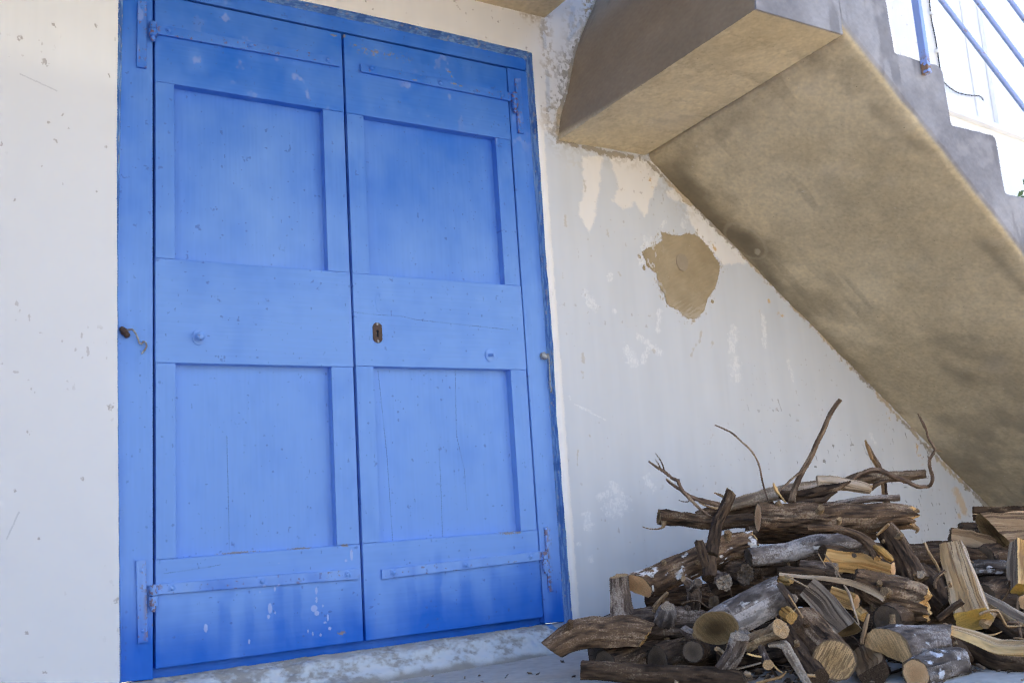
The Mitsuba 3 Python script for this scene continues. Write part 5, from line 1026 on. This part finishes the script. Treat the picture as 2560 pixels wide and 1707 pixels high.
  ('wood_chip', 'small tan wood piece at the foot of the upright split log', 'wood chip', None, [
    ([[2.0704,-1.1931,0.1451],[1.9942,-1.213,0.1223]],[0.0108,0.0142],[(0,0.2,'split_tan')],None,('split_tan',0,0,0.1),'split_tan',0.1,'log')]),
  ('stick', 'dark stick propped against the foot of the upright split log', 'stick', None, [
    ([[1.7909,-1.2144,0.1586],[1.8081,-1.2415,0.1812],[1.8275,-1.2702,0.2045]],[0.0075,0.0088,0.0084],[],None,('end_dark',0,0,0.1),'bark_dark',0.08,'log')]),
  ('log', 'dark brown log left of the upright split log', 'log', None, [
    ([[2.0567,-0.9699,0.2608],[2.0438,-1.0224,0.2069],[2.0347,-1.0765,0.1489]],[0.0347,0.0473,0.0482],[],('split_dark',0,0,0.3),None,'bark_dark',0.1,'log')]),
  ('split_log', 'small split log with a tan face under the broad pale cut face', 'log', None, [
    ([[1.5977,-1.1065,0.0976],[1.5655,-1.1521,0.068],[1.509,-1.2052,0.0568]],[0.0404,0.0411,0.0382],[(0,0.2,'split_brown')],('split_tan',0,0,0.1),None,'bark_dark',0.07,'log')]),
  ('log', 'dark rough log between the long yellow-topped log and the slanting cut end below it', 'log', None, [
    ([[1.8507,-1.1943,0.1139],[1.8173,-1.2401,0.0887],[1.7958,-1.2797,0.0554]],[0.0179,0.021,0.0206],[],None,None,'bark_dark',0.15,'log')]),
  ('splinter', 'small upright splinter above the broad pale cut face', 'splinter', None, [
    ([[1.5719,-1.1695,0.1916],[1.5386,-1.1779,0.1584],[1.5173,-1.1817,0.1242]],[0.0037,0.0061,0.0043],[],None,None,'split_brown',0.2,'log')]),
  ('wood_chip', 'orange chip of wood beside the small upright splinter', 'wood chip', None, [
    ([[1.6086,-1.1084,0.1899],[1.6046,-1.1272,0.1775]],[0.0153,0.0135],[],None,None,'wood_rot',0.3,'log')]),
  ('straw', 'curled pale strip of bark hanging over the flat splinter', 'bark strip', None, [
    ([[1.6268,-0.9958,0.3419],[1.6067,-1.0376,0.3158],[1.5952,-1.0711,0.2811]],[0.0018,0.002,0.002],[],None,None,'split_pale',0.1,'log'),
    ([[1.5692,-1.0992,0.2639],[1.5652,-1.1167,0.2448],[1.5502,-1.1379,0.219],[1.5334,-1.1589,0.1973],[1.5263,-1.1731,0.1715]],[0.0023,0.0038,0.0034,0.0026,0.0015],[],None,None,'split_pale',0.1,'strip')]),
  ('straw', 'thin straw hanging above the small grey log', 'straw', None, [
    ([[1.6343,-0.965,0.344],[1.6444,-0.9668,0.3226],[1.6551,-0.97,0.3056]],[0.0018,0.0018,0.0014],[],None,None,'split_pale',0.1,'log')]),
  ('straw', 'thin straw lying left of the plank-shaped split log', 'straw', None, [
    ([[1.4923,-0.9627,0.2948],[1.5047,-0.9909,0.2788],[1.5212,-1.0211,0.2596]],[0.0018,0.0024,0.0016],[],None,None,'split_pale',0.1,'log')]),
  ('straw', 'thin straw leaning on the right end of the short grey log', 'straw', None, [
    ([[1.3557,-1.0889,0.2738],[1.3628,-1.1098,0.2385],[1.3681,-1.1296,0.2024]],[0.0022,0.0022,0.0029],[],None,None,'split_tan',0.1,'log')]),
  ('straw', 'golden bent straw in front of the forked stub', 'straw', None, [
    ([[1.2058,-1.0866,0.1321],[1.2271,-1.098,0.1239],[1.2401,-1.1172,0.1198],[1.2416,-1.1285,0.1125],[1.2385,-1.1474,0.0978],[1.2357,-1.1679,0.0898]],[0.0023,0.0025,0.0023,0.0021,0.0021,0.0015],[],None,None,'split_gold',0.1,'log')]),
  ('straw', 'tan straw lying at the bottom edge near the pale stick', 'straw', None, [
    ([[1.1982,-1.1159,0.0655],[1.2308,-1.1374,0.0721],[1.2492,-1.1498,0.0773],[1.2518,-1.1662,0.0914]],[0.003,0.0034,0.0034,0.0015],[],None,None,'split_tan',0.1,'log')]),
  ('straw', 'short tan chip right of the pale stick', 'wood chip', None, [
    ([[1.2877,-1.198,0.0802],[1.3047,-1.2081,0.0781]],[0.0041,0.0037],[],None,('split_tan',0,0,0.3),'split_tan',0.1,'log')]),
  ('straw', 'grey straw lying in the dark hollow under the forked stub', 'straw', None, [
    ([[1.2383,-1.0005,0.08],[1.2681,-1.0202,0.0864],[1.2963,-1.0391,0.0937]],[0.0026,0.0028,0.0024],[],None,None,'split_grey',0.1,'log')]),
  ('wood_chip', 'pale chip of wood on the dark litter under the forked stub', 'wood chip', None, [
    ([[1.2163,-1.0589,0.0822],[1.223,-1.0623,0.0783],[1.2304,-1.0664,0.0761]],[0.0042,0.0069,0.0042],[],None,None,'split_pale',0.3,'log')]),
  ('wood_chip', 'white chip lying in front of the long forked branch', 'wood chip', None, [
    ([[1.0937,-0.9317,0.0632],[1.1009,-0.9357,0.0613]],[0.0056,0.005],[],None,None,'split_pale',0.3,'log')]),
]
for i, (name, label, cat_, group, segs) in enumerate(LOGS):
    build_log(thing(name, label, cat_, group), segs, i + 1)

# logs buried in the heap: only glimpses of them show in the gaps
fr_ = np.random.default_rng(31)
right = np.array([0.855, -0.514, 0.0]); back = np.array([0.517, 0.838, 0.0]); back /= np.linalg.norm(back); right /= np.linalg.norm(right)
BURIED = []
for a, b, z in [(0.42, 0.16, 0.075), (0.62, 0.10, 0.072), (0.28, 0.20, 0.075), (0.85, 0.14, 0.075), (0.55, 0.26, 0.13), (0.30, 0.30, 0.09), (0.55, 0.34, 0.09), (0.80, 0.30, 0.09), (1.05, 0.30, 0.09), (0.45, 0.48, 0.10), (0.75, 0.50, 0.11), (1.05, 0.50, 0.11), (0.50, 0.42, 0.20), (0.78, 0.42, 0.21), (1.05, 0.40, 0.21), (0.75, 0.52, 0.30), (1.05, 0.50, 0.29),
                (1.35, 0.52, 0.09), (1.40, 0.60, 0.16), (1.60, 0.60, 0.09), (1.75, 0.72, 0.10), (1.25, 0.42, 0.12)]:
    c = np.array([0.95, -0.62, 0]) + right * a + back * b + np.array([0, 0, z])
    ang = fr_.uniform(-0.7, 0.7); d = right * math.cos(ang) + back * math.sin(ang); h = fr_.uniform(0.16, 0.26)
    r = fr_.uniform(0.038, 0.052); tl = fr_.uniform(-0.02, 0.02)
    p0, p1 = c - d * h, c + d * h; p0[2] -= tl; p1[2] += tl
    BURIED.append(([p0.tolist(), c.tolist(), p1.tolist()], [r, r * 1.05, r * 0.95]))
for name, label, cat_, group, segs in LOGS:      # what carries the stack under the stair
    p, r = np.array(segs[0][0]), segs[0][1]
    c = p.mean(0)
    if c[0] > 2.15 and c[2] > 0.20 and max(r) > 0.025 and ((c - [0.95, -0.62, 0]) @ right) > 1.15:
        d = p[-1] - p[0]; d[2] = 0; d /= max(np.linalg.norm(d), 1e-6)
        for z in np.arange(0.08, c[2] - max(r) - 0.02, 0.085):
            q = c + np.cross(d, [0, 0, 1]) * fr_.normal(0, 0.02) + back * 0.05; q[2] = z
            e = d * math.cos(0.3) + np.cross([0, 0, 1], d) * math.sin(0.3) * fr_.choice([-1, 1])
            BURIED.append(([(q - e * 0.17).tolist(), q.tolist(), (q + e * 0.17).tolist()], [0.041, 0.043, 0.040]))
for i, (p, r) in enumerate(BURIED):
    p = [[q[0], min(q[1], YW - 0.06), max(q[2], GZ + 0.04)] for q in p]
    build_log(thing('buried_log', 'dark log buried deep in the firewood heap, showing only in the gaps', 'log', 'logs buried in the heap'),
              [(p, r, [], ('end_dark', 0, 0, .05), ('end_dark', 0, 0, .05), 'bark_dark', .12, 'log')], 200 + i)

# small twigs caught between the logs
tg = np.random.default_rng(77)
for i in range(44):
    a, b, z = tg.uniform(0.42, 1.6), tg.uniform(0.0, 0.42), 0
    z = 0.07 + b * 0.58 + tg.uniform(-0.02, 0.03)
    if a > 1.3: z *= 0.55
    c = np.array([0.95, -0.62, 0]) + right * a + back * (b - 0.07) + np.array([0, 0, z])
    d = right * tg.normal() + np.array([0, 0, tg.normal(0, .8)]) + back * tg.normal(0, .35); d /= np.linalg.norm(d)
    h = tg.uniform(0.03, 0.10); e = np.cross(d, back) * tg.normal(0, 0.02)
    p = [(c - d * h).tolist(), (c - d * h * .3 + e).tolist(), (c + d * h * .4 - e * .5).tolist(), (c + d * h).tolist()]
    r = tg.uniform(0.0016, 0.0048)
    build_log(thing('twig', 'small broken twig caught between the logs of the heap', 'twig', 'small twigs caught in the heap'),
              [(p, [r, r * 1.1, r, r * .5], [], ('split_tan', 0, 0, .2), None, ['bark_vine', 'bark_tan', 'split_tan', 'bark_dark'][i % 4], .25, 'log')], 300 + i)

# crumbs of bark, chips and straws lying under and between the logs
def litter():
    ms = []
    g = np.random.default_rng(5)
    for k in range(900):
        a, b = (g.uniform(0.28, 2.3), g.normal(0.10, 0.18)) if k % 40 else (g.uniform(-0.4, 0.5), g.normal(0.2, 0.12))
        c = np.array([0.95, -0.62, 0]) + right * a + back * b
        if c[1] > YW - 0.02: continue
        hgt = GZ + 0.004 + max(0, g.normal(0, 0.01))
        L_, w_, t_ = g.uniform(0.008, 0.05) , g.uniform(0.004, 0.016), g.uniform(0.001, 0.005)
        if a < 0.28 or b < -0.15: L_, w_ = L_ * .35, w_ * .4
        m = trimesh.creation.box(extents=[L_, w_, t_]); v = np.array(m.vertices); v += g.normal(0, 0.0025, v.shape) * np.array([1.5, 1, .5]); m.vertices = v
        m.apply_transform(trimesh.transformations.euler_matrix(g.normal(0, .25), g.normal(0, .25), g.uniform(0, 6.3))); m.apply_translation([c[0], c[1], hgt]); ms.append(m)
    return trimesh.util.concatenate(ms)
lm = litter()
key = numbered('litter'); scene[key] = ply(lm, 'bark_litter'); labels[key] = {'label': 'bark crumbs and chips scattered under the firewood heap', 'category': 'litter', 'kind': 'stuff'}
